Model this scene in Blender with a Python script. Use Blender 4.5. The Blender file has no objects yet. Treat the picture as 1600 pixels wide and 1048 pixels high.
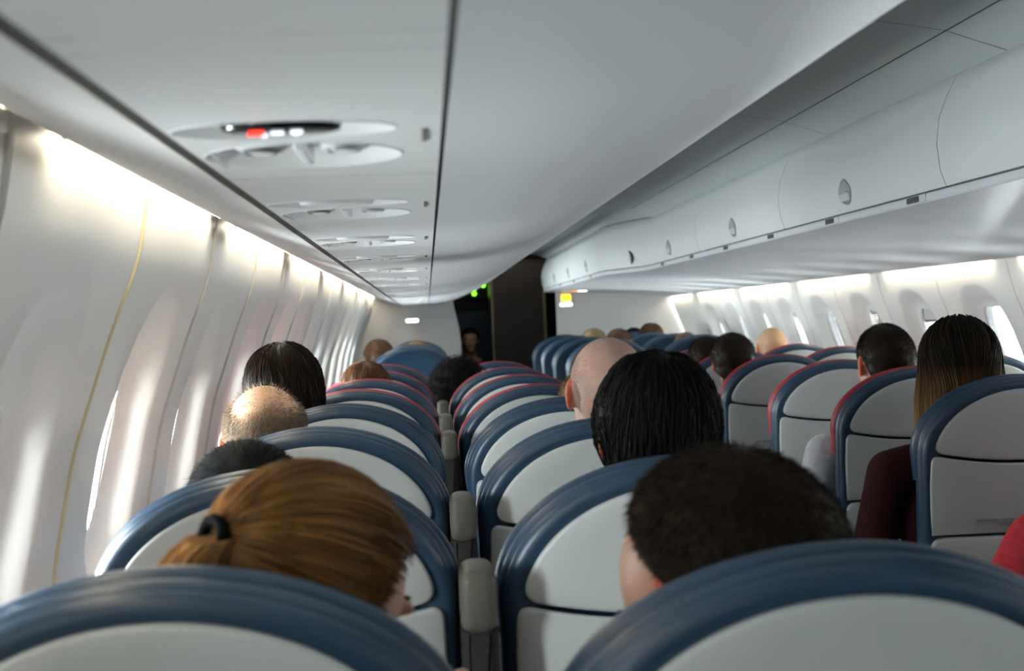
import bpy, math, random
import numpy as np
from mathutils import Vector, Matrix, Euler, noise
R = math.radians
random.seed(7)
rng = np.random.default_rng(7)
SC = bpy.context.scene
COL = SC.collection
CZ = 1.31                       # height of the lens above the cabin floor
ORD = ['first', 'second', 'third', 'fourth', 'fifth', 'sixth', 'seventh', 'eighth', 'ninth', 'tenth', 'eleventh',
       'twelfth', 'thirteenth', 'fourteenth', 'fifteenth', 'sixteenth', 'seventeenth', 'eighteenth']

# ------------------------------------------------------------------ materials
def mat(name, col, rough=0.5, spec=0.5, metal=0.0, noise_amt=0.0, noise_scale=20, bump=0.0, bump_scale=200, sss=0.0,
        sss_col=None, emit=None, estr=0.0, coat=0.0):
    m = bpy.data.materials.new(name); m.use_nodes = True
    nt = m.node_tree; b = nt.nodes['Principled BSDF']
    b.inputs['Base Color'].default_value = (*col, 1)
    b.inputs['Roughness'].default_value = rough
    b.inputs['Specular IOR Level'].default_value = spec
    b.inputs['Metallic'].default_value = metal
    b.inputs['Coat Weight'].default_value = coat
    if emit:
        b.inputs['Emission Color'].default_value = (*emit, 1); b.inputs['Emission Strength'].default_value = estr
    if sss:
        b.inputs['Subsurface Weight'].default_value = sss
        b.inputs['Subsurface Radius'].default_value = sss_col or (0.012, 0.004, 0.002)
        b.inputs['Subsurface Scale'].default_value = 1.0
    tc = None
    if noise_amt or bump:
        tc = nt.nodes.new('ShaderNodeTexCoord')
    if noise_amt:
        n = nt.nodes.new('ShaderNodeTexNoise'); n.inputs['Scale'].default_value = noise_scale
        n.inputs['Detail'].default_value = 5
        nt.links.new(tc.outputs['Object'], n.inputs['Vector'])
        cr = nt.nodes.new('ShaderNodeValToRGB')
        cr.color_ramp.elements[0].position = 0.3; cr.color_ramp.elements[1].position = 0.7
        cr.color_ramp.elements[0].color = (*[max(0, c * (1 - noise_amt)) for c in col], 1)
        cr.color_ramp.elements[1].color = (*[min(1, c * (1 + noise_amt)) for c in col], 1)
        nt.links.new(n.outputs['Fac'], cr.inputs['Fac']); nt.links.new(cr.outputs['Color'], b.inputs['Base Color'])
    if bump:
        n2 = nt.nodes.new('ShaderNodeTexNoise'); n2.inputs['Scale'].default_value = bump_scale
        nt.links.new(tc.outputs['Object'], n2.inputs['Vector'])
        bp = nt.nodes.new('ShaderNodeBump'); bp.inputs['Strength'].default_value = bump; bp.inputs['Distance'].default_value = 0.002
        nt.links.new(n2.outputs['Fac'], bp.inputs['Height']); nt.links.new(bp.outputs['Normal'], b.inputs['Normal'])
    return m

def hair_mat(name, c1, c2, rough=0.42, zgrad=None, spec=0.3):
    """colour differs from strand to strand; zgrad = (colour low down, z0, z1) fades the tips"""
    m = bpy.data.materials.new(name); m.use_nodes = True
    nt = m.node_tree; b = nt.nodes['Principled BSDF']
    b.inputs['Roughness'].default_value = rough; b.inputs['Specular IOR Level'].default_value = spec
    g = nt.nodes.new('ShaderNodeNewGeometry')
    cr = nt.nodes.new('ShaderNodeValToRGB')
    cr.color_ramp.elements[0].color = (*c1, 1); cr.color_ramp.elements[1].color = (*c2, 1)
    nt.links.new(g.outputs['Random Per Island'], cr.inputs['Fac'])
    out = cr.outputs['Color']
    if zgrad:
        tc = nt.nodes.new('ShaderNodeTexCoord'); sp = nt.nodes.new('ShaderNodeSeparateXYZ')
        nt.links.new(tc.outputs['Object'], sp.inputs[0])
        mr = nt.nodes.new('ShaderNodeMapRange')
        mr.inputs['From Min'].default_value = zgrad[1]; mr.inputs['From Max'].default_value = zgrad[2]
        nt.links.new(sp.outputs['Z'], mr.inputs['Value'])
        mx = nt.nodes.new('ShaderNodeMix'); mx.data_type = 'RGBA'
        nt.links.new(mr.outputs['Result'], mx.inputs['Factor'])
        # tips keep the strand variation
        mul = nt.nodes.new('ShaderNodeMix'); mul.data_type = 'RGBA'
        mul.inputs['A'].default_value = (*zgrad[0], 1); mul.inputs['B'].default_value = (*[c * 0.45 for c in zgrad[0]], 1)
        nt.links.new(g.outputs['Random Per Island'], mul.inputs['Factor'])
        nt.links.new(mul.outputs['Result'], mx.inputs['A']); nt.links.new(out, mx.inputs['B'])
        out = mx.outputs['Result']
    nt.links.new(out, b.inputs['Base Color'])
    return m

def emis(name, col, s):
    m = bpy.data.materials.new(name); m.use_nodes = True
    nt = m.node_tree; nt.nodes.remove(nt.nodes['Principled BSDF'])
    e = nt.nodes.new('ShaderNodeEmission'); e.inputs['Color'].default_value = (*col, 1); e.inputs['Strength'].default_value = s
    nt.links.new(e.outputs[0], nt.nodes['Material Output'].inputs['Surface'])
    return m

def glass(name):
    m = bpy.data.materials.new(name); m.use_nodes = True
    nt = m.node_tree; nt.nodes.remove(nt.nodes['Principled BSDF'])
    t = nt.nodes.new('ShaderNodeBsdfTransparent'); t.inputs['Color'].default_value = (0.96, 0.98, 1, 1)
    g = nt.nodes.new('ShaderNodeBsdfGlossy'); g.inputs['Roughness'].default_value = 0.03
    fr = nt.nodes.new('ShaderNodeFresnel'); fr.inputs['IOR'].default_value = 1.05
    mx = nt.nodes.new('ShaderNodeMixShader')
    nt.links.new(fr.outputs[0], mx.inputs[0]); nt.links.new(t.outputs[0], mx.inputs[1]); nt.links.new(g.outputs[0], mx.inputs[2])
    nt.links.new(mx.outputs[0], nt.nodes['Material Output'].inputs['Surface'])
    return m

M = dict(
    wall=mat('sidewall_plastic', (0.79, 0.775, 0.738), 0.45, 0.35, bump=0.03, bump_scale=400),
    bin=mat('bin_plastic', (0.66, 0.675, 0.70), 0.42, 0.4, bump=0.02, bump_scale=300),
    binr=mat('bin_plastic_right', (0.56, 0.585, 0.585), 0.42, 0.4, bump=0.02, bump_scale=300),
    under=mat('bin_underside', (0.54, 0.56, 0.59), 0.4, 0.4),
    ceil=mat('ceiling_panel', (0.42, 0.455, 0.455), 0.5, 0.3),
    psu=mat('service_panel', (0.76, 0.765, 0.765), 0.42, 0.4, bump=0.02, bump_scale=300),
    psu_dark=mat('service_recess', (0.56, 0.56, 0.56), 0.4),
    gap=mat('gap_rubber', (0.03, 0.029, 0.027), 0.6),
    seam=mat('seam_grey', (0.16, 0.16, 0.16), 0.6),
    gold=mat('joint_strip', (0.74, 0.66, 0.42), 0.35),
    leather=mat('navy_leather', (0.017, 0.047, 0.092), 0.36, 0.55, noise_amt=0.12, noise_scale=9, bump=0.08, bump_scale=260),
    leather_fc=mat('navy_leather_front', (0.014, 0.038, 0.072), 0.4, 0.5, noise_amt=0.12, noise_scale=8, bump=0.06, bump_scale=240),
    red=mat('red_leather', (0.36, 0.028, 0.038), 0.42, 0.45, noise_amt=0.1, noise_scale=9),
    panel=mat('seat_shell', (0.51, 0.54, 0.535), 0.38, 0.4, bump=0.03, bump_scale=500),
    tray=mat('tray_shell', (0.485, 0.52, 0.515), 0.38, 0.4, bump=0.03, bump_scale=500),
    dark=mat('dark_plastic', (0.03, 0.03, 0.032), 0.5),
    arm=mat('armrest_body', (0.016, 0.016, 0.017), 0.7, 0.2),
    armcap=mat('armrest_cap', (0.085, 0.080, 0.068), 0.45, 0.3),
    metal=mat('frame_metal', (0.45, 0.46, 0.48), 0.35, metal=0.9),
    latch=mat('latch_grey', (0.26, 0.27, 0.28), 0.4, 0.5),
    latch2=mat('latch_light', (0.45, 0.46, 0.47), 0.4, 0.5),
    carpet=mat('carpet', (0.03, 0.04, 0.07), 0.95, 0.1, noise_amt=0.3, noise_scale=120, bump=0.3),
    bulk=mat('bulkhead_white', (0.80, 0.80, 0.80), 0.45, 0.3),
    black=mat('galley_dark', (0.012, 0.013, 0.015), 0.55, 0.3, noise_amt=0.2, noise_scale=3),  # near black, the low light of the galley is put into the colour
    closet=mat('closet_dark', (0.016, 0.014, 0.012), 0.45, 0.4, noise_amt=0.15, noise_scale=3),
    brass=mat('strip_brass', (0.22, 0.19, 0.14), 0.35, metal=0.7),
    joint=mat('joint_grey', (0.58, 0.56, 0.52), 0.5),
    frame=mat('window_frame', (0.55, 0.56, 0.57), 0.4),
    shade=mat('window_shade', (0.62, 0.62, 0.60), 0.6),
    pane=glass('window_pane'),
    lens=mat('sign_lens', (0.008, 0.008, 0.01), 0.08, 0.6, coat=0.5),
    cove=emis('cove_glow', (1.0, 0.88, 0.66), 46.0),
    redled=emis('sign_red', (1.0, 0.03, 0.02), 5.0),
    whiteled=emis('sign_white', (0.85, 0.95, 1.0), 2.2),
    green=emis('led_green', (0.22, 1.0, 0.02), 3.5),
    yellow=emis('sign_amber', (1.0, 0.50, 0.02), 4.5),
    whitesign=emis('sign_glow', (1.0, 0.98, 0.95), 6.0),
    orange=emis('reflected_orange', (1.0, 0.35, 0.08), 2.2),  # glow standing for the lit signs reflected on the bin end
    eyew=mat('eye_white', (0.75, 0.72, 0.7), 0.2), iris=mat('iris_brown', (0.05, 0.025, 0.012), 0.15),
    tie=mat('hair_tie', (0.004, 0.004, 0.004), 0.95, 0.05),
)

# ------------------------------------------------------------------ mesh helpers
def np_mesh(name, V, F, smooth=True, sharp=None):
    me = bpy.data.meshes.new(name)
    if isinstance(F, np.ndarray):
        V = np.asarray(V, dtype=np.float32); n, k = F.shape
        me.vertices.add(len(V)); me.vertices.foreach_set('co', V.ravel())
        me.loops.add(n * k); me.loops.foreach_set('vertex_index', F.ravel().astype(np.int32))
        me.polygons.add(n)
        me.polygons.foreach_set('loop_start', (np.arange(n) * k).astype(np.int32))
        me.polygons.foreach_set('loop_total', np.full(n, k, np.int32))
        me.update(calc_edges=True); me.validate()
    else:
        me.from_pydata([tuple(v) for v in V], [], [tuple(f) for f in F]); me.update()
    if smooth:
        me.polygons.foreach_set('use_smooth', np.ones(len(me.polygons), bool))
        if sharp: me.set_sharp_from_angle(angle=R(sharp))
    return me

class MB:
    def __init__(s): s.v = []; s.f = []
    def add(s, V, F):
        o = len(s.v); s.v.extend([tuple(map(float, p)) for p in V]); s.f.extend([tuple(int(i) + o for i in f) for f in F]); return s
    def box(s, x0, x1, y0, y1, z0, z1, b=0.0):
        if b <= 0:
            V = [(x, y, z) for x in (x0, x1) for y in (y0, y1) for z in (z0, z1)]
            F = [(0, 1, 3, 2), (4, 6, 7, 5), (0, 4, 5, 1), (2, 3, 7, 6), (0, 2, 6, 4), (1, 5, 7, 3)]
            return s.add(V, F)
        # bevelled along the y axis (rounded in xz)
        loop = fillet([(x0, z0), (x1, z0), (x1, z1), (x0, z1)], b, 4)
        c = b * 0.5
        inn = inset(loop, c)
        L = [[(x, y0, z) for x, z in inn], [(x, y0 + c, z) for x, z in loop], [(x, y1 - c, z) for x, z in loop], [(x, y1, z) for x, z in inn]]
        return s.loft(L, True, True)
    def loft(s, loops, cap0=False, cap1=False, closed=True):
        n = len(loops[0]); V = [p for l in loops for p in l]; F = []
        for i in range(len(loops) - 1):
            for j in range(n if closed else n - 1):
                k = (j + 1) % n
                F.append((i * n + j, i * n + k, (i + 1) * n + k, (i + 1) * n + j))
        if cap0: F.append(tuple(range(n))[::-1])
        if cap1: F.append(tuple((len(loops) - 1) * n + j for j in range(n)))
        return s.add(V, F)
    def ellipsoid(s, c, r, rot=None, n=20, m=14):
        rot = rot or Matrix.Identity(3)
        V = [Vector((0, 0, -1))]; 
        for i in range(1, m):
            a = -math.pi / 2 + math.pi * i / m
            for j in range(n):
                t = 2 * math.pi * j / n
                V.append(Vector((math.cos(a) * math.cos(t), math.cos(a) * math.sin(t), math.sin(a))))
        V.append(Vector((0, 0, 1)))
        V = [Vector(c) + rot @ Vector((p.x * r[0], p.y * r[1], p.z * r[2])) for p in V]
        F = [(0, 1 + (j + 1) % n, 1 + j) for j in range(n)]
        for i in range(m - 2):
            for j in range(n):
                a, b2 = 1 + i * n + j, 1 + i * n + (j + 1) % n
                F.append((a, b2, b2 + n, a + n))
        T = len(V) - 1; o = 1 + (m - 2) * n
        F += [(o + j, o + (j + 1) % n, T) for j in range(n)]
        return s.add(V, F)
    def capsule(s, p0, p1, r0, r1, n=16, k=5, flat=1.0):
        p0, p1 = Vector(p0), Vector(p1); d = (p1 - p0); L = d.length
        q = Vector((0, 0, 1)).rotation_difference(d.normalized() if L > 1e-6 else Vector((0, 0, 1)))
        rings = []
        for i in range(1, k + 1):
            a = -math.pi / 2 + math.pi / 2 * i / k
            rings.append((r0 * math.sin(a), r0 * math.cos(a)))
        for i in range(0, k):
            a = math.pi / 2 * i / k
            rings.append((L + r1 * math.sin(a), r1 * math.cos(a)))
        V = [p0 + q @ Vector((0, 0, -r0))]
        for z, r in rings:
            for j in range(n):
                t = 2 * math.pi * j / n
                V.append(p0 + q @ Vector((r * math.cos(t), r * math.sin(t) * flat, z)))
        V.append(p0 + q @ Vector((0, 0, L + r1)))
        F = [(0, 1 + (j + 1) % n, 1 + j) for j in range(n)]
        for i in range(len(rings) - 1):
            for j in range(n):
                a, b2 = 1 + i * n + j, 1 + i * n + (j + 1) % n
                F.append((a, b2, b2 + n, a + n))
        o = 1 + (len(rings) - 1) * n; T = len(V) - 1
        F += [(o + j, o + (j + 1) % n, T) for j in range(n)]
        return s.add(V, F)
    def mesh(s, name, smooth=True, sharp=40): return np_mesh(name, s.v, s.f, smooth, sharp)
    def build(s, name, m, parent=None, sharp=40, smooth=True): return link(name, s.mesh(name, smooth, sharp), m, parent)

def fillet(poly, r, n=5):
    out = []; N = len(poly)
    for i in range(N):
        p = Vector(poly[i]); a = Vector(poly[i - 1]); b = Vector(poly[(i + 1) % N])
        u = (a - p); v = (b - p); d = min(r, u.length * 0.49, v.length * 0.49)
        u = p + u.normalized() * d; v = p + v.normalized() * d
        for k in range(n + 1):
            t = k / n; q = u * (1 - t) ** 2 + p * 2 * t * (1 - t) + v * t * t
            out.append((q.x, q.y))
    return out

def inset(loop, d):
    n = len(loop); P = [Vector(p) for p in loop]
    area = sum(P[i].x * P[(i + 1) % n].y - P[(i + 1) % n].x * P[i].y for i in range(n))
    s = 1 if area > 0 else -1; out = []
    for i in range(n):
        t = P[(i + 1) % n] - P[i - 1]
        if t.length < 1e-9: out.append(tuple(P[i])); continue
        t.normalize(); out.append((P[i].x - t.y * d * s, P[i].y + t.x * d * s))
    return out

def link(name, me, m=None, parent=None):
    o = bpy.data.objects.new(name, me); COL.objects.link(o)
    if m is not None:
        me.materials.clear(); me.materials.append(m)
    if parent is not None: o.parent = parent
    return o

def thing(name, label, cat, loc=(0, 0, 0), rz=0, group=None):
    o = bpy.data.objects.new(name, None); COL.objects.link(o); o.empty_display_size = 0.05
    o.location = loc; o.rotation_euler = (0, 0, rz); o['label'] = label; o['category'] = cat
    if group: o['group'] = group
    return o
def tag(o, label, cat, group=None):
    o['label'] = label; o['category'] = cat
    if group: o['group'] = group
    return o
def struct(o, label=None):
    o['kind'] = 'structure'
    if label: o['label'] = label
    return o
def children(o): return [c for c in bpy.data.objects if c.parent == o]
def copy_tree(o, kids, parent=None):
    c = o.copy(); COL.objects.link(c)
    if parent is not None: c.parent = parent
    for ch in kids.get(o.name, ()): copy_tree(ch, kids, c)
    return c
def kid_map():
    k = {}
    for c in bpy.data.objects:
        if c.parent: k.setdefault(c.parent.name, []).append(c)
    return k

# ------------------------------------------------------------------ camera
def make_camera():
    cam = bpy.data.cameras.new('camera'); o = bpy.data.objects.new('camera', cam); COL.objects.link(o)
    cam.sensor_width = 36; cam.lens = 50; F = 50 / 36 * 1600
    Yc = Vector((667 - 800, 524 - 506, -F)).normalized()          # where straight ahead falls in the frame
    Zc = Vector((-0.041, 1, 0)); Zc = (Zc - Zc.dot(Yc) * Yc).normalized()
    Xc = Yc.cross(Zc)
    o.matrix_world = Matrix((Xc, Yc, Zc)).to_4x4()
    o.location = (0, 0, CZ)
    cam.clip_start = 0.02; cam.clip_end = 100
    cam.dof.use_dof = True; cam.dof.focus_distance = 3.1; cam.dof.aperture_fstop = 6.3
    SC.camera = o
make_camera()

# ------------------------------------------------------------------ cabin shell
Y0, Y1 = -2.2, 12.8                       # cabin from behind the lens to the forward bulkheads
YG = 14.6                                 # back of the dark galley
LP = [(0.30, -0.452), (0.245, -0.455), (0.13, -0.475), (0.0, -0.53), (-0.2, -0.60), (-0.4, -0.64), (-0.6, -0.655), (-0.85, -0.645), (-1.31, -0.56)]
RP = [(0.22, 2.222), (0.165, 2.225), (0.05, 2.25), (-0.08, 2.30), (-0.28, 2.37), (-0.48, 2.41), (-0.68, 2.425), (-0.93, 2.415), (-1.31, 2.34)]
def interp(P, z):
    P = sorted(P); zs = [p[0] for p in P]; xs = [p[1] for p in P]
    return np.interp(z, zs, xs)
WIN_Y = [2.05 + 0.79 * k for k in range(-4, 13)]
WZ = 1.07                                  # window centre height
RSH = -0.25                                # the right windows sit a little further aft than the left ones
WSC = {-1: 1.0, 1: 1.17}
def wall(side):
    sh = RSH if side > 0 else 0; ws = WSC[side]
    P = LP if side < 0 else RP
    ztop = CZ + P[0][0]
    off = 0.0 if side < 0 else -0.02
    ys = np.arange(Y0, Y1 + 0.001, 0.0125); zs = np.concatenate([np.linspace(0, 0.78, 14), np.arange(0.80, ztop, 0.0125), [ztop]])
    # smooth profile
    zz = np.linspace(0, ztop, 400); xx = interp(P, zz - CZ)
    ker = np.hanning(31); ker /= ker.sum(); xs_ = np.convolve(np.pad(xx, 15, mode='edge'), ker, 'valid')
    X = np.interp(zs, zz, xs_)
    YY, ZZ = np.meshgrid(ys, zs, indexing='ij')
    XX = np.tile(X, (len(ys), 1))
    D = np.zeros_like(XX); hole = np.zeros_like(XX, bool)
    for wy in [q + sh for q in WIN_Y]:
        dy = (YY - wy) / (0.215 if side < 0 else 0.24); wz = WZ if side < 0 else WZ + 0.045; zc = np.where(ZZ > wz, (ZZ - wz) / (0.345 if side < 0 else 0.265), (ZZ - wz) / 0.27)
        q = (np.abs(dy) ** 2.6 + np.abs(zc) ** 2.6)
        t = np.clip((1.0 - q) / 0.62, 0, 1); t = t * t * (3 - 2 * t)
        D = np.maximum(D, t * 0.060)
        hole |= ((np.abs(YY - wy) / (0.108 * ws)) ** 3.5 + (np.abs(ZZ - wz) / (0.158 * ws)) ** 3.5) < 1
    # panels belly in slightly between their joints
    ph = ((YY - (2.05 + sh - 0.395)) / 0.79) % 1.0
    D += 0.008 * (np.cos(2 * np.pi * ph) * 0.5 + 0.5)
    joint = np.minimum(ph, 1 - ph) * 0.79 < 0.0065
    D += np.where(joint, 0.003 if side < 0 else 0.0, 0)
    XX = XX + side * D
    V = np.stack([XX, YY, ZZ], -1).reshape(-1, 3)
    n, m = XX.shape; idx = np.arange(n * m).reshape(n, m)
    a, b, c, d = idx[:-1, :-1], idx[1:, :-1], idx[1:, 1:], idx[:-1, 1:]
    hq = hole[:-1, :-1] & hole[1:, :-1] & hole[1:, 1:] & hole[:-1, 1:]
    F = np.stack([a, b, c, d], -1)[~hq]
    if side > 0: F = F[:, ::-1]
    jf = (joint[:-1, :-1] & joint[1:, :-1])[~hq]
    me = np_mesh('wall', V, F)
    o = struct(link('wall_left' if side < 0 else 'wall_right', me, M['wall']))
    me.materials.append(M['seam'])
    # upper closure above the cove
    b2 = MB(); x = XX[0, -1]
    b2.add([(x, Y0, ztop), (x, Y1, ztop), (x, Y1, 2.2), (x, Y0, 2.2)], [(0, 1, 2, 3)])
    return o, (lambda z: float(np.interp(z, zz, xs_)))
wl, XL = wall(-1)
wr, XR = wall(1)

# closing faces above the coves, floor, roof, aft wall
def quad(name, pts, m, lab=None): return struct(MB().add(pts, [tuple(range(len(pts)))]).build(name, m), lab)
quad('floor', [(-0.7, Y0, 0), (2.5, Y0, 0), (2.5, YG + 0.6, 0), (-0.7, YG + 0.6, 0)], M['carpet'])
quad('wall_upper_left', [(-0.452, Y0, CZ + 0.30), (-0.452, Y1, CZ + 0.30), (-0.452, Y1, 2.2), (-0.452, Y0, 2.2)], M['wall'])
quad('wall_upper_right', [(2.222, Y0, CZ + 0.22), (2.222, Y0, 2.2), (2.222, Y1, 2.2), (2.222, Y1, CZ + 0.22)], M['wall'])
quad('ceiling_upper', [(-0.8, Y0, 2.2), (-0.8, YG + 0.6, 2.2), (2.6, YG + 0.6, 2.2), (2.6, Y0, 2.2)], M['black'])  # unseen roof, added so no outside light leaks in over the bins
quad('wall_back', [(-0.8, Y0, 0), (-0.8, Y0, 2.2), (2.6, Y0, 2.2), (2.6, Y0, 0)], M['bulk'])

# gold and dark joint strips on the left wall
def joint_strip(side, y, m, w, z0, z1, name):
    P = XL if side < 0 else XR; b = MB(); zs = np.linspace(z0, z1, 26)
    L = []
    for z in zs:
        x = P(z) + side * (0.0065 if side < 0 else 0.0085)
        L.append([(x - side * 0.003, y - w, z), (x - side * 0.003, y + w, z), (x + side * 0.01, y + w, z), (x + side * 0.01, y - w, z)])
    b.loft(L, True, True)
    return struct(b.build(name, m))
k = 0
for i, wy in enumerate(WIN_Y):
    yj = wy + 0.395
    k += 1; joint_strip(-1, yj, M['gold'] if i == 4 else M['latch'] if i == 3 else M['joint'], 0.0038 if i < 5 else 0.002, 0.5, CZ + 0.235, 'trim_%d' % k)
    k += 1; joint_strip(1, yj + RSH, M['joint'], 0.003, 0.5, CZ + 0.155, 'trim_%d' % k)

# windows
wk = 0
for side in (-1, 1):
    P = XL if side < 0 else XR
    for i, wy in enumerate(WIN_Y):
        wy += RSH if side > 0 else 0
        if wy > Y1 - 0.3: continue
        wk += 1
        w = bpy.data.objects.new('window_%d' % wk, None); COL.objects.link(w)
        wz = WZ if side < 0 else WZ + 0.045
        xw = P(wz); w.location = (xw, wy, wz); w['kind'] = 'structure'
        def rr(a, b_, n=40, k_=WSC[side]):
            a *= k_; b_ *= k_
            return [(a * np.sign(math.cos(t)) * abs(math.cos(t)) ** (2 / 3.5), b_ * np.sign(math.sin(t)) * abs(math.sin(t)) ** (2 / 3.5)) for t in [2 * math.pi * q / n for q in range(n)]]
        slope = (P(wz + 0.1) - P(wz - 0.1)) / 0.2
        def lp(l, d): return [(side * d + slope * z, y, z) for y, z in l]
        L = [lp(rr(0.13, 0.18), 0.064), lp(rr(0.122, 0.172), 0.056), lp(rr(0.108, 0.158), 0.056), lp(rr(0.104, 0.154), 0.066), lp(rr(0.10, 0.15), 0.085)]
        MB().loft(L).build('frame', M['frame'] if i % 3 == 0 else M['wall'], w, sharp=60)
        MB().add(lp(rr(0.105, 0.155), 0.078), [tuple(range(40))]).build('pane', M['pane'], w)
        drop = {0: 0.05, 1: 0.0, 2: 0.0, 3: 0.02, 4: 0.075, 5: 0.0}.get(i % 6, 0)
        if side > 0: drop = [0, 0.03, 0, 0.0, 0.06, 0.02][i % 6]
        if drop:
            hb = 0.153 * WSC[side]; pts = [p for p in rr(0.103, 0.153, 60) if p[1] > hb - drop - 0.012]
            pts.sort(key=lambda p: math.atan2(p[1], p[0])); pts = [(pts[0][0], hb - drop)] + pts + [(pts[-1][0], hb - drop)]
            MB().loft([lp(pts, 0.068), lp(pts, 0.073)], True, True).build('shade', M['shade'], w)

# ---- ceiling over the aisle: two strips with grooves and cross joints
def strip(name, prof, y0, y1, m, parent=None, sharp=30, flip=False, ny=2, fn=None):
    """profile [(x, dz)] swept along y"""
    L = []
    for i in range(ny):
        y = y0 + (y1 - y0) * i / (ny - 1)
        pr = fn(y) if fn else prof
        L.append([(x, y, CZ + d) for x, d in pr])
    return MB().loft(L, closed=False).build(name, m, parent, sharp)
joints = [-1.1, 0.24, 1.57, 2.9, 4.23, 5.56, 6.89, 8.22, 9.55, 10.88, 12.21]
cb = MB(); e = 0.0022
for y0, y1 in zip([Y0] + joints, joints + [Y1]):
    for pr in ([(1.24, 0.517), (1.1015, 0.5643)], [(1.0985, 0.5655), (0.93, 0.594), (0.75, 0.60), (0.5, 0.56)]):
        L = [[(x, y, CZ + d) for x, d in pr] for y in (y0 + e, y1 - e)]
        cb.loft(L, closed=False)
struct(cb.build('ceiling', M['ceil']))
gb = MB(); gb.loft([[(x, y, CZ + d + 0.012) for x, d in [(1.25, 0.515), (1.1, 0.565), (0.93, 0.594), (0.75, 0.60), (0.5, 0.56)]] for y in (Y0, Y1)], closed=False)
struct(gb.build('trim_groove', M['seam']))

# ------------------------------------------------------------------ left overhead bins
def bez(p0, p1, p2, n):
    return [((1 - t) ** 2 * p0[0] + 2 * t * (1 - t) * p1[0] + t * t * p2[0], (1 - t) ** 2 * p0[1] + 2 * t * (1 - t) * p1[1] + t * t * p2[1]) for t in [i / n for i in range(n + 1)]]
def left_lip(y):
    a = np.clip((y - 11.0) / 1.8, 0, 1); s = 1 - (1 - math.sqrt(max(0, 1 - (a * 0.93) ** 2)))
    return 0.25 + (0.594 - 0.25) * s, 0.30 + 0.078 * s
def left_under(y):
    lx, lz = left_lip(y)
    return bez((0.024, 0.172), (0.33, 0.168), (lx, lz), 14)
def left_door(y):
    lx, lz = left_lip(y)
    return [(lx, lz), (lx + 0.001, lz + 0.012), (lx - 0.006, lz + 0.04), (lx - 0.03, lz + 0.12), (lx - 0.075, lz + 0.21), (lx - 0.10, 0.885)]
lb = [Y0, -1.2, 0.25, 1.7, 3.15, 4.6, 6.05, 7.5, 8.95, 10.4, 11.6, Y1]
nvis = 0
for i, (a, b_) in enumerate(zip(lb, lb[1:])):
    if b_ < 0: lab = 'pale grey smooth left overhead bin behind the camera position, section %s' % ORD[i]
    else:
        lab = 'pale grey smooth curved overhead bin on the left, %s section from the camera' % ORD[nvis]; nvis += 1
    if i == len(lb) - 2: lab = 'last left overhead bin, tapering rounded end against the forward bulkhead'
    t = thing('overhead_bin', lab, 'overhead bin', (0, a, 0), group='left overhead bins')
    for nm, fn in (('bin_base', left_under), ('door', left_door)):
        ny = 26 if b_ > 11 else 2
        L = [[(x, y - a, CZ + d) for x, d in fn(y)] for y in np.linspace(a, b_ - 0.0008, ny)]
        MB().loft(L, closed=False).build(nm, M['bin'], t, 50)

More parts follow.
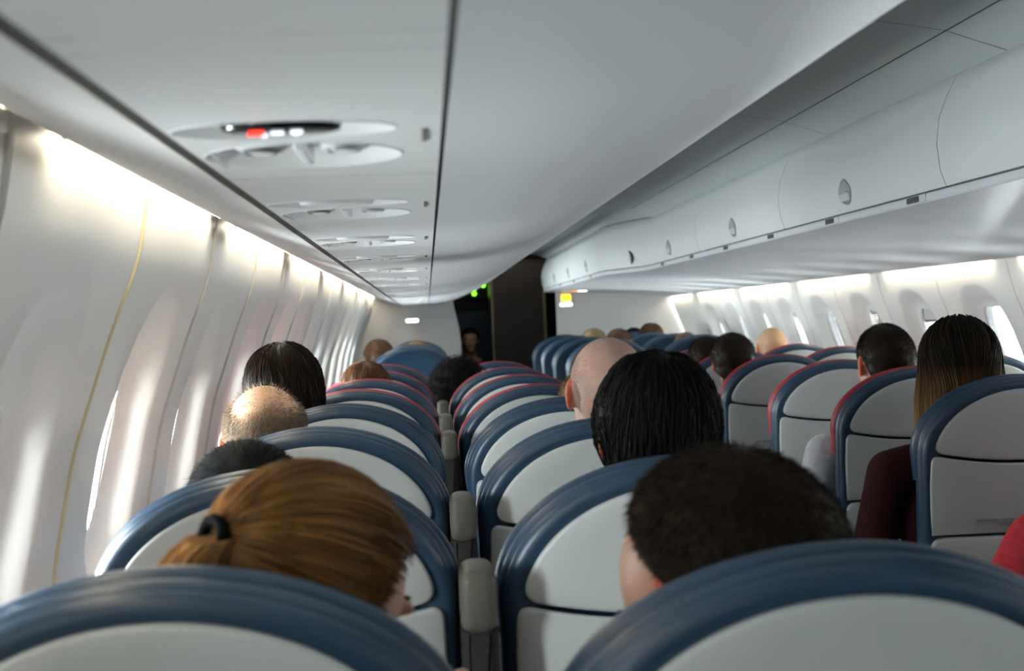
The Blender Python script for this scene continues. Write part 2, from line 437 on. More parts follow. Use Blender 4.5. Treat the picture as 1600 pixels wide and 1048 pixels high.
# ------------------------------------------------------------------ service panels and valance, left
PX0, PX1, PZ = -0.222, 0.0205, CZ + 0.171
def disc_loops(cx, cy, r, prof, n=48, sy=1.0):
    """prof [(scale, z offset)], hanging from the panel plane"""
    return [[(cx + r * s * math.cos(2 * math.pi * j / n), cy + r * s * sy * math.sin(2 * math.pi * j / n), z) for j in range(n)] for s, z in prof]
def make_psu(parent):
    # panel with two round openings is a plate; dishes are pressed into it as separate parts
    def plate(holes, x0, x1, y0, y1):
        import bmesh
        bm = bmesh.new()
        n = 48
        outer = [bm.verts.new((x, y, 0)) for x, y in ((x0, y0), (x1, y0), (x1, y1), (x0, y1))]
        ed = [bm.edges.new((outer[i], outer[(i + 1) % 4])) for i in range(4)]
        for cx, cy, rx, ry in holes:
            vs = [bm.verts.new((cx + rx * math.cos(2 * math.pi * j / n), cy + ry * math.sin(2 * math.pi * j / n), 0)) for j in range(n)]
            ed += [bm.edges.new((vs[j], vs[(j + 1) % n])) for j in range(n)]
        bmesh.ops.triangle_fill(bm, edges=ed, use_beauty=True)
        me = bpy.data.meshes.new('panel'); bm.to_mesh(me); bm.free(); return me
    H = [(-0.114, 0.165, 0.098, 0.104), (-0.115, -0.022, 0.098, 0.056)]
    link('panel', plate(H, PX0 + 0.006, PX1 - 0.001, -0.368, 0.368), M['psu'], parent)
    # light dish
    cx, cy = H[0][:2]
    ring = MB().loft(disc_loops(cx, cy, 0.098, [(1.0, 0.0), (0.985, -0.0012), (0.96, 0.0), (0.90, 0.005), (0.78, 0.012), (0.6, 0.017), (0.3, 0.019), (0.02, 0.019)], sy=1.06), False, True)
    dish = ring.build('light_dish', M['psu'], parent, 60)
    for sx in (-1, 1):
        eye = MB().ellipsoid((cx + sx * 0.040, cy - 0.006, 0.020), (0.033, 0.042, 0.020), n=24, m=14)
        eo = eye.build('air_nozzle' if sx > 0 else 'reading_light', M['psu'], dish, 60)
        MB().loft(disc_loops(cx + sx * 0.040, cy - 0.016, 0.015, [(1.2, 0.004), (1.1, 0.0006), (0.95, 0.0004), (0.85, 0.003), (0.02, 0.0035)], 24), False, True).build('lens', M['seam' if sx < 0 else 'latch'], eo, 60)
    MB().box(cx - 0.006, cx + 0.006, cy - 0.05, cy + 0.06, -0.002, 0.02, 0.004).build('rib', M['psu'], dish)
    # sign
    cx, cy = H[1][:2]
    bz = MB().loft(disc_loops(cx, cy, 0.098, [(1.0, 0.0), (0.985, -0.0012), (0.96, 0.0), (0.88, 0.005), (0.74, 0.011), (0.5, 0.014), (0.02, 0.014)], sy=0.572), False, True)
    bezel = bz.build('sign_bezel', M['psu'], parent, 60)
    ln = MB().loft(disc_loops(cx - 0.001, cy - 0.016, 0.052, [(1.0, 0.012), (0.99, 0.002), (0.95, -0.003), (0.85, -0.0045), (0.02, -0.005)], 40, sy=0.52), False, True)
    lens = ln.build('sign_lens', M['psu'], bezel, 60)
    return bezel, lens, cx, cy
def sign_lights(lens, cx, cy):
    z = -0.0075; cy = cy - 0.014
    lens.data = lens.data.copy(); lens.data.materials.clear(); lens.data.materials.append(M['lens'])
    # red no-smoking ring with a bar
    n = 20
    b = MB().loft(disc_loops(cx - 0.021, cy - 0.012, 0.0068, [(1.0, z + 0.002), (1.0, z), (0.62, z), (0.62, z + 0.002)], n))
    b.add([(cx - 0.026, cy - 0.008, z), (cx - 0.025, cy - 0.007, z), (cx - 0.016, cy - 0.016, z), (cx - 0.017, cy - 0.017, z)], [(0, 1, 2, 3)])
    b.build('no_smoking_sign', M['redled'], lens)
    b = MB(); b.box(cx - 0.009, cx + 0.002, cy - 0.014, cy - 0.010, z, z + 0.002)
    b.box(cx - 0.018, cx - 0.013, cy - 0.0, cy + 0.003, z, z + 0.002)
    b.build('cigarette_sign', M['whiteled'], lens)
    b = MB().ellipsoid((cx + 0.012, cy - 0.008, z + 0.001), (0.003, 0.003, 0.0015)).box(cx + 0.008, cx + 0.018, cy - 0.018, cy - 0.013, z, z + 0.002)
    b.box(cx + 0.010, cx + 0.014, cy - 0.013, cy - 0.009, z, z + 0.002)
    b.build('seat_belt_sign', M['whiteled'], lens)
psu_y = [-1.1, -0.33, 0.46, 1.25, 1.99, 2.785, 3.55, 4.34, 5.18, 6.05, 6.95, 7.9, 8.9, 9.9, 10.9, 11.9]
bounds = []
protos = None
for i, y in enumerate(psu_y):
    if y > 0.2:
        n = i - 2
        lab = 'white overhead service panel with round light dish, %s along the left row' % ORD[n] if n != 1 else 'white overhead service panel with lit red and white sign in its black lens'
    else: lab = 'white overhead service panel behind the camera, number %s from the aft wall' % ORD[i]
    t = thing('passenger_service_unit', lab, 'service panel', (0, y, PZ), group='left overhead service panels')
    if protos is None:
        bezel, lens, cx, cy = make_psu(t); protos = t; km = kid_map()
    else:
        for ch in km[protos.name]: copy_tree(ch, km, t)
    if y == 1.25:
        lens = [c for c in bpy.data.objects if c.parent and c.parent.parent == t and c.name.startswith('sign_lens')][0]
        sign_lights(lens, cx, cy)
    # slots along both edges, hinges
    if y > 0.2:
        MB().box(PX1 - 0.018, PX1 - 0.013, 0.0, 0.075, -0.0015, 0.003).build('slot', M['latch2' if i < 3 else 'seam'], t)
        MB().box(PX0 + 0.02, PX0 + 0.024, 0.12, 0.24, -0.0012, 0.003).build('slot', M['latch2'], t)
# filler panels between the units (lengths differ from row to row)
fb = MB()
edges = [(y - 0.368, y + 0.368) for y in psu_y]
prev = Y0
for a, b_ in edges + [(Y1, Y1)]:
    if a - prev > 0.004: fb.add([(PX0 + 0.006, prev + 0.001, PZ), (PX1 - 0.001, prev + 0.001, PZ), (PX1 - 0.001, a - 0.001, PZ), (PX0 + 0.006, a - 0.001, PZ)], [(0, 1, 2, 3)])
    prev = max(prev, b_)
struct(fb.build('trim_filler', M['psu']))
struct(MB().box(PX0 - 0.008, PX0 + 0.006, Y0, Y1, PZ + 0.001, PZ + 0.02).build('trim_service_rail', M['gap']))
struct(MB().box(PX1 - 0.001, 0.0245, Y0, Y1, PZ + 0.003, PZ + 0.02).build('trim_service_gap', M['gap']))
# valance between rail and cove
struct(strip('trim_valance_left', [(PX0 - 0.008, 0.171), (-0.30, 0.196), (-0.40, 0.231), (-0.427, 0.241), (-0.432, 0.246), (-0.425, 0.256), (-0.36, 0.26)], Y0, Y1, M['psu'], sharp=60))

# ------------------------------------------------------------------ cove lights
kL = kR = 0
for side in (-1, 1):
    gaps = [(-1.5 if side < 0 else -1.0) + 1.59 * k for k in range(-1, 11)]
    for a, b_ in zip(gaps, gaps[1:]):
        y0, y1 = max(a + 0.13, Y0), min(b_ - 0.13, Y1 - 0.03)
        if y1 - y0 < 0.3: continue
        if side < 0: kL += 1
        else: kR += 1
        n = kL if side < 0 else kR
        lab = 'warm white cove light strip above the %s windows, segment %s from the back' % ('left' if side < 0 else 'right', ORD[n - 1])
        t = thing('cove_light', lab, 'cove light', ((-0.437 if side < 0 else 2.207), y0, CZ + (0.252 if side < 0 else 0.172)), group='cove lights %s' % ('left' if side < 0 else 'right'))
        L = y1 - y0
        MB().box(-0.006, 0.006, 0, L, -0.003, 0.003, 0.002).build('tube', M['cove'], t)
        for yy in (-0.012, L):
            MB().box(-0.007, 0.007, yy, yy + 0.012, -0.004, 0.006, 0.002).build('end_cap', M['gold'], t)

# ------------------------------------------------------------------ right overhead bins
def step(y):
    a = np.clip((y - 7.45) / 0.75, 0, 1); return -0.165 * float(a * a * (3 - 2 * a))
def endround(y):
    a = np.clip((y - 12.1) / 0.7, 0, 1); return 0.12 * (1 - math.sqrt(max(0, 1 - a * a)))
FACE = [(1.183, 0.264), (1.170, 0.30), (1.164, 0.36), (1.172, 0.42), (1.195, 0.475), (1.219, 0.517)]
def right_face(y):
    s = step(y) + endround(y); return [(x + s, d) for x, d in FACE] + [(1.30 + s, 0.54), (1.33 + s, 0.885)]
def right_base(y):
    s = step(y) + endround(y)
    return [(1.190 + s, 0.262), (1.183 + s, 0.259), (1.181 + s, 0.246), (1.186 + s, 0.2385), (1.22 + s * 0.9, 0.236), (1.45 + s * 0.5, 0.228), (1.75, 0.208), (2.0, 0.184), (2.12, 0.170), (2.13, 0.165), (2.195, 0.160), (2.203, 0.165), (2.19, 0.176)]
rb = [Y0, -1.15, 0.3, 1.73, 3.15, 4.6, 6.05, 7.45, 8.25, 9.4, 10.5, 11.6, Y1]
sign_y = [0.4, 1.15, 1.9, 2.64, 3.37, 4.08, 4.79, 5.52, 6.24, 7.02, 8.7, 9.7, 10.7]
nv = 0
for i, (a, b_) in enumerate(zip(rb, rb[1:])):
    if b_ < 0.5: lab = 'white right overhead bin behind the camera position, section %s' % ORD[i]
    elif i == 7: lab = 'right overhead bin section where the row of bins steps out into the aisle'
    elif i > 7: lab = 'white forward overhead bin on the right past the step, %s of four' % ORD[i - 8]
    else:
        lab = 'white right overhead bin with dark teardrop latch, %s along from the camera' % ORD[nv]; nv += 1
    t = thing('overhead_bin', lab, 'overhead bin', (0, a, 0), group='right overhead bins')
    ny = 20 if b_ > 7.4 else 2
    yy = np.linspace(a + 0.002, b_ - 0.002, ny)
    L = [[(x, y - a, CZ + d) for x, d in right_face(y)] for y in yy]
    L = [[(x + 0.02, y0_, z) for x, y0_, z in L[0]]] + L + [[(x + 0.02, y0_, z) for x, y0_, z in L[-1]]]
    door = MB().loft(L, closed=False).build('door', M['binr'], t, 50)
    L = [[(x, y - a, CZ + d) for x, d in right_base(y)] for y in np.linspace(a, b_, ny)]
    MB().loft(L, closed=False).build('bin_base', M['under'], t, 50)
    # teardrop latch
    ly = {7: 7.72}.get(i, (a + b_) / 2)
    s = step(ly) + endround(ly)
    fx = lambda d: float(np.interp(d, [p[1] for p in FACE], [p[0] for p in FACE])) + s
    def tear(sc, dx):
        pts = []
        for j in range(28):
            t_ = 2 * math.pi * j / 28
            zz = 0.318 + sc * 0.036 * math.sin(t_); w = sc * 0.058 * math.cos(t_) * (1 - 0.42 * max(0, math.sin(t_)) ** 1.3)
            pts.append((fx(zz) + dx, ly - a + w, CZ + zz))
        return pts
    lt = MB().loft([tear(1.0, 0.001), tear(1.0, -0.002), tear(0.92, -0.003), tear(0.86, -0.0012)], False, True).build('latch', M['latch'], door, 50)
    zb = [0.291, 0.31]
    MB().loft([[(fx(z) - 0.004, ly - a + w, CZ + z) for w in (-0.046, -0.02, 0, 0.02, 0.046)] for z in (0.293, 0.30, 0.314)], closed=False).build('paddle', M['latch2'], lt)
    for sy in sign_y:
        if a <= sy < b_:
            s2 = step(sy) + endround(sy); y = sy - a
            pl = MB().box(1.1805 + s2, 1.184 + s2, y - 0.09, y + 0.055, CZ + 0.2425, CZ + 0.2585).build('row_sign', M['binr'], t)
            MB().box(1.1797 + s2, 1.181 + s2, y - 0.045, y + 0.04, CZ + 0.2435, CZ + 0.2575).build('sign_square', M['dark'], pl)
struct(strip('trim_bin_groove', None, Y0, Y1, M['seam'], ny=60, fn=lambda y: [(1.2 + step(y) + endround(y), 0.255), (1.205 + step(y) + endround(y), 0.27)]))
struct(strip('trim_bin_top', None, Y0, Y1, M['seam'], ny=60, fn=lambda y: [(1.24 + step(y) + endround(y), 0.50), (1.24 + step(y) + endround(y), 0.57)]))
# sloping closeout over the stepped part of the ceiling
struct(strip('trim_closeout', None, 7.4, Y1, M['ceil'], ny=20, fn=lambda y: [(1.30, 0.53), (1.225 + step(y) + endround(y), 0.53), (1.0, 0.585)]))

# ------------------------------------------------------------------ forward bulkheads and the dark galley
quad('wall_front_left', [(-0.7, Y1, 0), (0.30, Y1, 0), (0.30, Y1, 1.15), (0.285, Y1, 1.28), (0.25, Y1, 1.45), (0.235, Y1, 1.56), (0.24, Y1, 1.70), (0.20, Y1, 2.2), (-0.7, Y1, 2.2)], M['bulk'])
quad('wall_front_right', [(1.17, Y1 + 0.02, 0), (2.6, Y1 + 0.02, 0), (2.6, Y1 + 0.02, 2.2), (1.17, Y1 + 0.02, 2.2)], M['bulk'])
quad('wall_galley_back', [(-0.7, YG, 0), (2.5, YG, 0), (2.5, YG, 2.2), (-0.7, YG, 2.2)], M['black'])
quad('wall_galley_left', [(0.1, Y1 + 0.01, 0), (0.1, YG, 0), (0.1, YG, 2.2), (0.1, Y1 + 0.01, 2.2)], M['black'])
quad('wall_galley_right', [(1.35, Y1 + 0.03, 0), (1.35, Y1 + 0.03, 2.2), (1.35, YG, 2.2), (1.35, YG, 0)], M['black'])
t = thing('closet', 'dark brown closet panel in the forward galley with pale metal edge strips', 'closet', (0.63, 13.6, 0))
MB().box(0.012, 0.53, 0, 0.55, 0.02, 1.86, 0.01).build('door', M['closet'], t)
MB().box(-0.012, 0.011, -0.01, 0.54, 0.02, 1.72, 0.004).build('edge_strip', M['brass'], t)
MB().box(0.485, 0.515, -0.035, -0.012, 0.9, 1.58, 0.008).build('grab_handle', M['brass'], t)
MB().box(0.0, 0.56, -0.004, 0.5, 1.865, 1.885, 0.004).build('top_rail', M['closet'], t)
t = thing('indicator_panel', 'small black galley panel with three glowing green dots', 'indicator panel', (0.53, YG - 0.05, 1.66))
MB().box(-0.12, 0.13, 0, 0.05, -0.12, 0.15, 0.01).build('panel', M['black'], t)
for x, z in ((-0.035, -0.06), (-0.035, -0.012), (0.060, 0.022)):
    MB().ellipsoid((x, -0.004, z), (0.024, 0.008, 0.023)).build('green_light', M['green'], t)
t = thing('jump_seat', 'dark navy fold down crew seat in the galley behind the seated attendant', 'crew seat', (0.46, 14.28, 0))
MB().box(-0.2, 0.2, 0.18, 0.26, 0.55, 1.42, 0.05).build('backrest', M['leather_fc'], t)
MB().box(-0.2, 0.2, -0.2, 0.18, 0.40, 0.47, 0.03).build('seat', M['leather_fc'], t)
MB().box(-0.2, 0.2, 0.05, 0.2, 0.03, 0.40, 0.02).build('base', M['black'], t)
def wall_sign(name, label, x, y, z, w, h, m):
    t = thing(name, label, 'sign', (x, y, z))
    MB().box(-w / 2 - 0.012, w / 2 + 0.012, 0, 0.02, -h / 2 - 0.012, h / 2 + 0.012, 0.008).build('back_plate', M['bulk'], t)
    MB().box(-w / 2, w / 2, -0.008, 0.004, -h / 2, h / 2, 0.012).build('lit_face', m, t)
wall_sign('lit_sign', 'small white glowing sign on the left forward bulkhead', -0.13, Y1 - 0.02, CZ + 0.035, 0.11, 0.028, M['whitesign'])
wall_sign('lit_sign', 'amber glowing square sign on the right forward bulkhead', 1.262, Y1, CZ + 0.185, 0.085, 0.06, M['yellow'])
wall_sign('lit_sign', 'narrow white glowing sign just below the amber one', 1.262, Y1, CZ + 0.125, 0.11, 0.026, M['whitesign'])
t = thing('sign_reflection', 'small orange and white reflection of the lit signs, added under the last right overhead bin', 'reflection', (1.25, 12.0, CZ + 0.235))  # reflection of the signs built as added glowing parts, no fitting here
MB().box(-0.02, 0.12, -0.05, 0.05, -0.006, 0.006, 0.005).build('back_plate', M['binr'], t)
MB().box(-0.012, 0.035, -0.045, 0.04, -0.012, -0.004, 0.004).build('orange_glow', M['orange'], t)
MB().box(0.04, 0.11, -0.045, 0.04, -0.012, -0.004, 0.004).build('white_glow', M['whitesign'], t)

# ------------------------------------------------------------------ seats
W, ZT, AH = 0.25, 1.123, 0.18
TILT = 0.10
def ytilt(z, zt): return max(0.0, zt - z) * TILT
def arch(ins, zt=ZT, w=W, ah=AH, zb=0.42, n=34):
    """outline of the seat back: straight sides and a half ellipse on top (counter clockwise from bottom right)"""
    w2 = w - ins; top = zt - ins; a = ah - ins * 0.25; zs = top - a
    P = [(w2 * 0.97, zb + ins)] + [(w2 * (0.97 + 0.03 * q / 6), zb + ins + (zs - zb - ins) * q / 6) for q in range(1, 6)]
    P += [(w2 * math.cos(math.pi * q / n), zs + a * math.sin(math.pi * q / n)) for q in range(n + 1)]
    P += [(-w2 * (0.97 + 0.03 * q / 6), zb + ins + (zs - zb - ins) * q / 6) for q in range(5, 0, -1)] + [(-w2 * 0.97, zb + ins)]
    return P
def to3(l, y, zt, w=W, curve=0.022):
    return [(x, y + ytilt(z, zt) + curve * (x / w) ** 2, z) for x, z in l]
def shell(loop, y, zt, depth=0.012, bev=0.005, steps=5, curve=0.022, w=W):
    """a slightly domed plate with a rounded edge, facing aft"""
    b = MB()
    cx = sum(p[0] for p in loop) / len(loop); cz = sum(p[1] for p in loop) / len(loop)
    L = [to3(loop, y + depth, zt, w, curve), to3(loop, y + bev, zt, w, curve), to3(inset(loop, bev * 0.3), y + bev * 0.3, zt, w, curve), to3(inset(loop, bev), y, zt, w, curve)]
    l0 = inset(loop, bev)
    for s in range(1, steps):
        k_ = 1 - s / steps
        L.append(to3([(cx + (x - cx) * k_, cz + (z - cz) * k_) for x, z in l0], y, zt, w, curve))
    b.loft(L)
    n = len(loop); o = len(b.v); c = to3([(cx, cz)], y, zt, w, curve)[0]; b.v.append(c)
    base = o - n
    b.f += [(base + j, base + (j + 1) % n, o) for j in range(n)]
    return b
def zsplit(x, z0=0.918): return z0 + 0.020 * (x / 0.2) ** 2
def seat_parts(root, red, economy=True, zt=ZT, w=W):
    lea = M['leather'] if economy else M['leather_fc']
    A = lambda ins: arch(ins, zt, w)
    # upholstered back with welted rim
    prof = [(0.060, 0.016), (0.044, 0.004), (0.033, 0.000), (0.024, -0.005), (0.014, -0.005), (0.008, 0.000), (0.0055, 0.004), (0.0070, 0.0075),
            (0.0035, 0.0100), (-0.0005, 0.017), (-0.0005, 0.025), (0.0025, 0.032), (0.0045, 0.036), (0.0025, 0.041), (0.0045, 0.052),
            (0.012, 0.066), (0.035, 0.082), (0.075, 0.088)]
    L = [to3(A(i), y, zt, w) for i, y in prof]
    b = MB().loft(L, True, True); b.build('backrest', lea, root, 70)
    # headrest pad on the front
    hz = zt - 0.20
    hl = [p for p in arch(-0.004, zt, w) if p[1] >= hz - 0.06]
    hl = fillet([hl[-1]] + [hl[0]], 0.0, 1) if False else hl
    def hp(ins):
        l = [p for p in arch(ins, zt, w, zb=hz - 0.05)]
        return l
    Lh = [to3(hp(i), y, zt, w) for i, y in ((0.05, 0.040), (0.012, 0.040), (0.000, 0.044), (-0.0045, 0.053), (-0.004, 0.068), (0.006, 0.088), (0.035, 0.104), (0.08, 0.110))]
    MB().loft(Lh, True, True).build('headrest', M['red'] if red else lea, root, 70)
    if economy:
        full = arch(0.029, zt, w, n=60)
        up = [p for p in full if p[1] > zsplit(p[0]) + 0.018]
        xe = max(p[0] for p in full if abs(p[1] - zsplit(p[0])) < 0.012)
        bot = [(x, zsplit(x)) for x in np.linspace(-xe + 0.022, xe - 0.022, 19)]
        def rnd(a, c, b_, k_=5): return [((1 - t) ** 2 * a[0] + 2 * t * (1 - t) * c[0] + t * t * b_[0], (1 - t) ** 2 * a[1] + 2 * t * (1 - t) * c[1] + t * t * b_[1]) for t in [q / k_ for q in range(1, k_)]]
        up = up + rnd(up[-1], (-xe, zsplit(xe)), bot[0]) + bot + rnd(bot[-1], (xe, zsplit(xe)), up[0])
        shell(up, -0.012, zt).build('upper_panel', M['panel'], root, 60)
        wl_ = w - 0.021
        zc_ = zsplit(wl_) - 0.0075
        lowtop = [(x, zsplit(x) - 0.0075) for x in np.linspace(wl_ - 0.024, -wl_ + 0.024, 17)]
        a_, b2_ = (wl_ - 0.001, zc_ - 0.024), (-wl_ + 0.001, zc_ - 0.024)
        low = [(wl_ - 0.004, 0.735), (wl_, 0.80), (wl_ + 0.001, 0.86), a_] + rnd(a_, (wl_ - 0.002, zc_), lowtop[0]) + lowtop + rnd(lowtop[-1], (-wl_ + 0.002, zc_), b2_) + [b2_, (-wl_ - 0.001, 0.86), (-wl_, 0.80), (-wl_ + 0.004, 0.735)]
        tr = shell(low, -0.013, zt).build('tray_table', M['tray'], root, 60)
        # tray latch and slot
        lx, lz = -0.175, 0.748
        y0 = -0.013 + ytilt(lz, zt) + 0.022 * (lx / w) ** 2
        MB().loft([[(lx + 0.017 * s_ * math.cos(q), y0 + d, lz + 0.017 * s_ * math.sin(q)) for q in [2 * math.pi * j / 24 for j in range(24)]] for s_, d in ((1.0, 0.002), (1.0, -0.004), (0.8, -0.006), (0.7, -0.003))], False, True).build('latch', M['latch2'], tr)
        sl = MB()
        for z_, x0_, x1_, h_ in ((0.772, -0.12, 0.12, 0.0022), (0.760, -0.06, 0.06, 0.003)):
            L = []
            for x in np.linspace(x0_, x1_, 9):
                yy = -0.0142 + ytilt(z_, zt) + 0.022 * (x / w) ** 2
                L.append([(x, yy, z_ - h_), (x, yy, z_ + h_), (x, yy + 0.002, z_ + h_), (x, yy + 0.002, z_ - h_)])
            sl.loft(L, True, True)
        sl.build('label_strip', M['latch'], tr)
        pk = fillet([(-wl_, 0.46), (wl_, 0.46), (wl_, 0.728), (-wl_, 0.728)], 0.03, 5)
        shell(pk, -0.016, zt, 0.03, 0.008).build('pocket_panel', M['tray'], root, 60)
    # cushion, frame, legs
    y = ytilt(0.5, zt)
    MB().box(-w + 0.01, w - 0.01, y + 0.10, y + 0.56, 0.36, 0.47, 0.045).build('seat', lea, root)
    MB().box(-w + 0.02, w - 0.02, y + 0.02, y + 0.50, 0.31, 0.36, 0.01).build('seat_frame', M['metal'], root)
    for sx in (-1, 1):
        MB().capsule((sx * 0.16, y + 0.08, 0.32), (sx * 0.16, y + 0.02, 0.028), 0.018, 0.014, 10).build('leg', M['metal'], root)
        MB().capsule((sx * 0.16, y + 0.40, 0.32), (sx * 0.16, y + 0.46, 0.028), 0.018, 0.014, 10).build('leg', M['metal'], root)
def armrest_up(root, x):
    loop = fillet([(-0.026, 0), (0.026, 0), (0.026, 0.37), (-0.026, 0.37)], 0.024, 6)
    def sec(x0, z0, z1, rt, d0, d1, m, nm, par):
        l = fillet([(x0 - 0.0245, z0), (x0 + 0.0245, z0), (x0 + 0.0245, z1), (x0 - 0.0245, z1)], rt, 6)
        L = [[(a, y_ + ytilt(z, 1.0) * 0.5, z) for a, z in inset(l, i)] for i, y_ in ((0.012, d0), (0.004, d0 + 0.004), (0, d0 + 0.014), (0, d1 - 0.014), (0.004, d1 - 0.004), (0.012, d1))]
        return MB().loft(L, True, True).build(nm, m, par, 60)
    a = sec(x, 0.58, 0.915, 0.01, -0.035, 0.075, M['arm'], 'armrest', root)
    sec(x, 0.905, 0.990, 0.021, -0.042, 0.078, M['armcap'], 'armrest_cap', a)
def armrest_down(root, x):
    y = ytilt(0.6, ZT)
    a = MB().box(x - 0.024, x + 0.024, y + 0.0, y + 0.46, 0.585, 0.635, 0.02).build('armrest', M['arm'], root)
    MB().box(x - 0.02, x + 0.02, y + 0.08, y + 0.42, 0.35, 0.59, 0.01).build('side_panel', M['arm'], a)

LX, MX, RX, SX = -0.22, 0.333, 1.452, 1.96
rowsL = [1.1, 1.887, 2.674, 3.46, 4.25, 5.06, 5.95, 6.9]
rowsR = [2.6, 3.40, 4.11, 4.90, 5.75, 6.58, 7.4]
COLN = {'L': 'left window', 'M': 'left aisle', 'R': 'right aisle', 'S': 'right window'}
proto = {}
def place_seat(col, x, y, red, arm, n, fc=False):
    key = (red, arm, fc)
    if fc:
        lab = 'plain navy leather front cabin seat, %s side, %s of the forward rows' % ({'L': 'left single', 'R': 'right aisle', 'S': 'right window'}[col], ORD[n])
    else:
        lab = 'grey backed airline seat with %s headrest, %s column, %s row from camera' % ('red' if red else 'navy', COLN[col], ORD[n])
    t = thing('airline_seat', lab, 'seat', (x, y, {'M': -0.011, 'L': -0.004}.get(col, 0) * (not fc)), group='front cabin seats' if fc else 'grey backed airline seats')
    if key not in proto:
        seat_parts(t, red, not fc, 1.175 if fc else ZT, 0.262 if fc else W)
        if arm == 'up': armrest_up(t, 0.273)
        elif arm == 'down': armrest_down(t, 0.273)
        elif arm == 'left': armrest_down(t, -0.273)
        proto[key] = (t, kid_map()[t.name])
    else:
        km = kid_map()
        for ch in proto[key][1]: copy_tree(ch, km, t)
    return t
for i, y in enumerate(rowsL):
    place_seat('L', LX, y, i >= 4, 'down' if i == 3 else 'up', i)
    place_seat('M', MX, y, i >= 4, 'down', i)
for i, y in enumerate(rowsR):
    t = place_seat('R', RX, y, i >= 2, 'left', i)
    if i == 1:
        for c in [c for c in bpy.data.objects if c.parent and c.parent.parent == t and c.name.startswith('latch')]: bpy.data.objects.remove(c)
    place_seat('S', SX, y, i >= 2, 'none', i)
rowsF = [8.6, 9.55, 10.5, 11.4]
for i, y in enumerate(rowsF):
    place_seat('L', -0.1, y, False, 'fc', i, True)
    place_seat('R', 1.105, y, False, 'fc', i, True)
    place_seat('S', 1.68, y, False, 'fc', i, True)

# ------------------------------------------------------------------ people
SKIN = {}
def skin(col):
    if col not in SKIN:
        m = mat('skin_%d' % len(SKIN), col, 0.5, 0.35, noise_amt=0.10, noise_scale=30, bump=0.05, bump_scale=350, sss=0.25)
        e = mat('ear_%d' % len(SKIN), (min(1, col[0] * 1.15), col[1] * 0.50, col[2] * 0.36), 0.5, 0.35, sss=0.4, emit=(0.9, 0.10, 0.03), estr=0.0)  # backlight shining through the ears is put into this redder colour
        SKIN[col] = (m, e)
    return SKIN[col]
def evalmesh(o):
    dg = bpy.context.evaluated_depsgraph_get(); dg.update()
    return bpy.data.meshes.new_from_object(o.evaluated_get(dg))
def remesh(mb, vox, smooth_it=4, fac=0.5):
    me = np_mesh('tmp', mb.v, mb.f, False); o = bpy.data.objects.new('tmp', me); COL.objects.link(o)
    r = o.modifiers.new('r', 'REMESH'); r.mode = 'VOXEL'; r.voxel_size = vox; r.use_smooth_shade = True
    s = o.modifiers.new('s', 'SMOOTH'); s.factor = fac; s.iterations = smooth_it
    out = evalmesh(o); bpy.data.objects.remove(o); bpy.data.meshes.remove(me)
    out.polygons.foreach_set('use_smooth', np.ones(len(out.polygons), bool))
    return out

# head in its own frame: x right, y to the face, z up, origin between the ears
SK_C, SK_R = np.array([0, -0.012, 0.030]), np.array([0.078, 0.099, 0.092])
ELL = [(SK_C, SK_R), (np.array([0, 0.030, -0.035]), np.array([0.060, 0.068, 0.080])), (np.array([0, -0.040, -0.075]), np.array([0.060, 0.056, 0.085])),
       (np.array([0, -0.052, -0.005]), np.array([0.068, 0.052, 0.062]))]
def surf(D):
    """distance from skull centre to the outer head surface along unit directions D (n,3)"""
    best = np.zeros(len(D))
    for c, r in ELL:
        o = (SK_C - c) / r; d = D / r
        A = (d * d).sum(1); B = 2 * (d * o).sum(1); C = (o * o).sum() - 1
        disc = B * B - 4 * A * C
        t = np.where(disc > 0, (-B + np.sqrt(np.maximum(disc, 0))) / (2 * A), 0)
        best = np.maximum(best, t)
    return best
HL_A = np.array([0, 35, 60, 78, 90, 102, 120, 140, 180]); HL_Z = np.array([0.088, 0.085, 0.062, 0.015, 0.032, 0.020, -0.035, -0.068, -0.080])
def hairline(P, shift=0.0, table=None):
    """signed height of points over the hairline (n,3 head coords)"""
    az = np.degrees(np.arctan2(np.abs(P[:, 0]), P[:, 1] + 0.012))
    hz = np.interp(az, HL_A, HL_Z if table is None else table)
    return P[:, 2] - (hz + shift)
def fib(n):
    i = np.arange(n) + 0.5; ph = np.arccos(1 - 2 * i / n); th = np.pi * (1 + 5 ** 0.5) * i
    return np.stack([np.cos(th) * np.sin(ph), np.sin(th) * np.sin(ph), np.cos(ph)], 1)
def vnoise(P, f, seed=0):
    out = np.zeros(len(P))
    r_ = np.random.default_rng(seed + 11)
    for _ in range(7):
        k_ = r_.normal(size=3) * f; out += np.sin(P @ k_ + r_.uniform(0, 6.28))
    return out / 7
def strands(P, w0, w1=0.15):
    """P (n,m,3) -> thin three sided tubes"""
    n, m, _ = P.shape
    T = np.gradient(P, axis=1); T /= np.linalg.norm(T, axis=2, keepdims=True) + 1e-9
    ref = rng.normal(size=(n, 1, 3)); U = np.cross(T, ref); U /= np.linalg.norm(U, axis=2, keepdims=True) + 1e-9
    Vv = np.cross(T, U)
    w = (np.linspace(1, w1, m) * 1.0)[None, :, None] * (np.asarray(w0).reshape(-1, 1, 1))
    rings = [P + w * (U * math.cos(a) + Vv * math.sin(a)) for a in (0, 2.094, 4.188)]
    A = np.stack(rings, 2).reshape(-1, 3)          # n,m,3 verts
    base = (np.arange(n) * m * 3)[:, None, None] + (np.arange(m - 1) * 3)[None, :, None]
    j = np.array([0, 1, 2]); k_ = np.array([1, 2, 0])
    F = np.stack([base + j, base + k_, base + 3 + k_, base + 3 + j], -1).reshape(-1, 4)
    return A, F
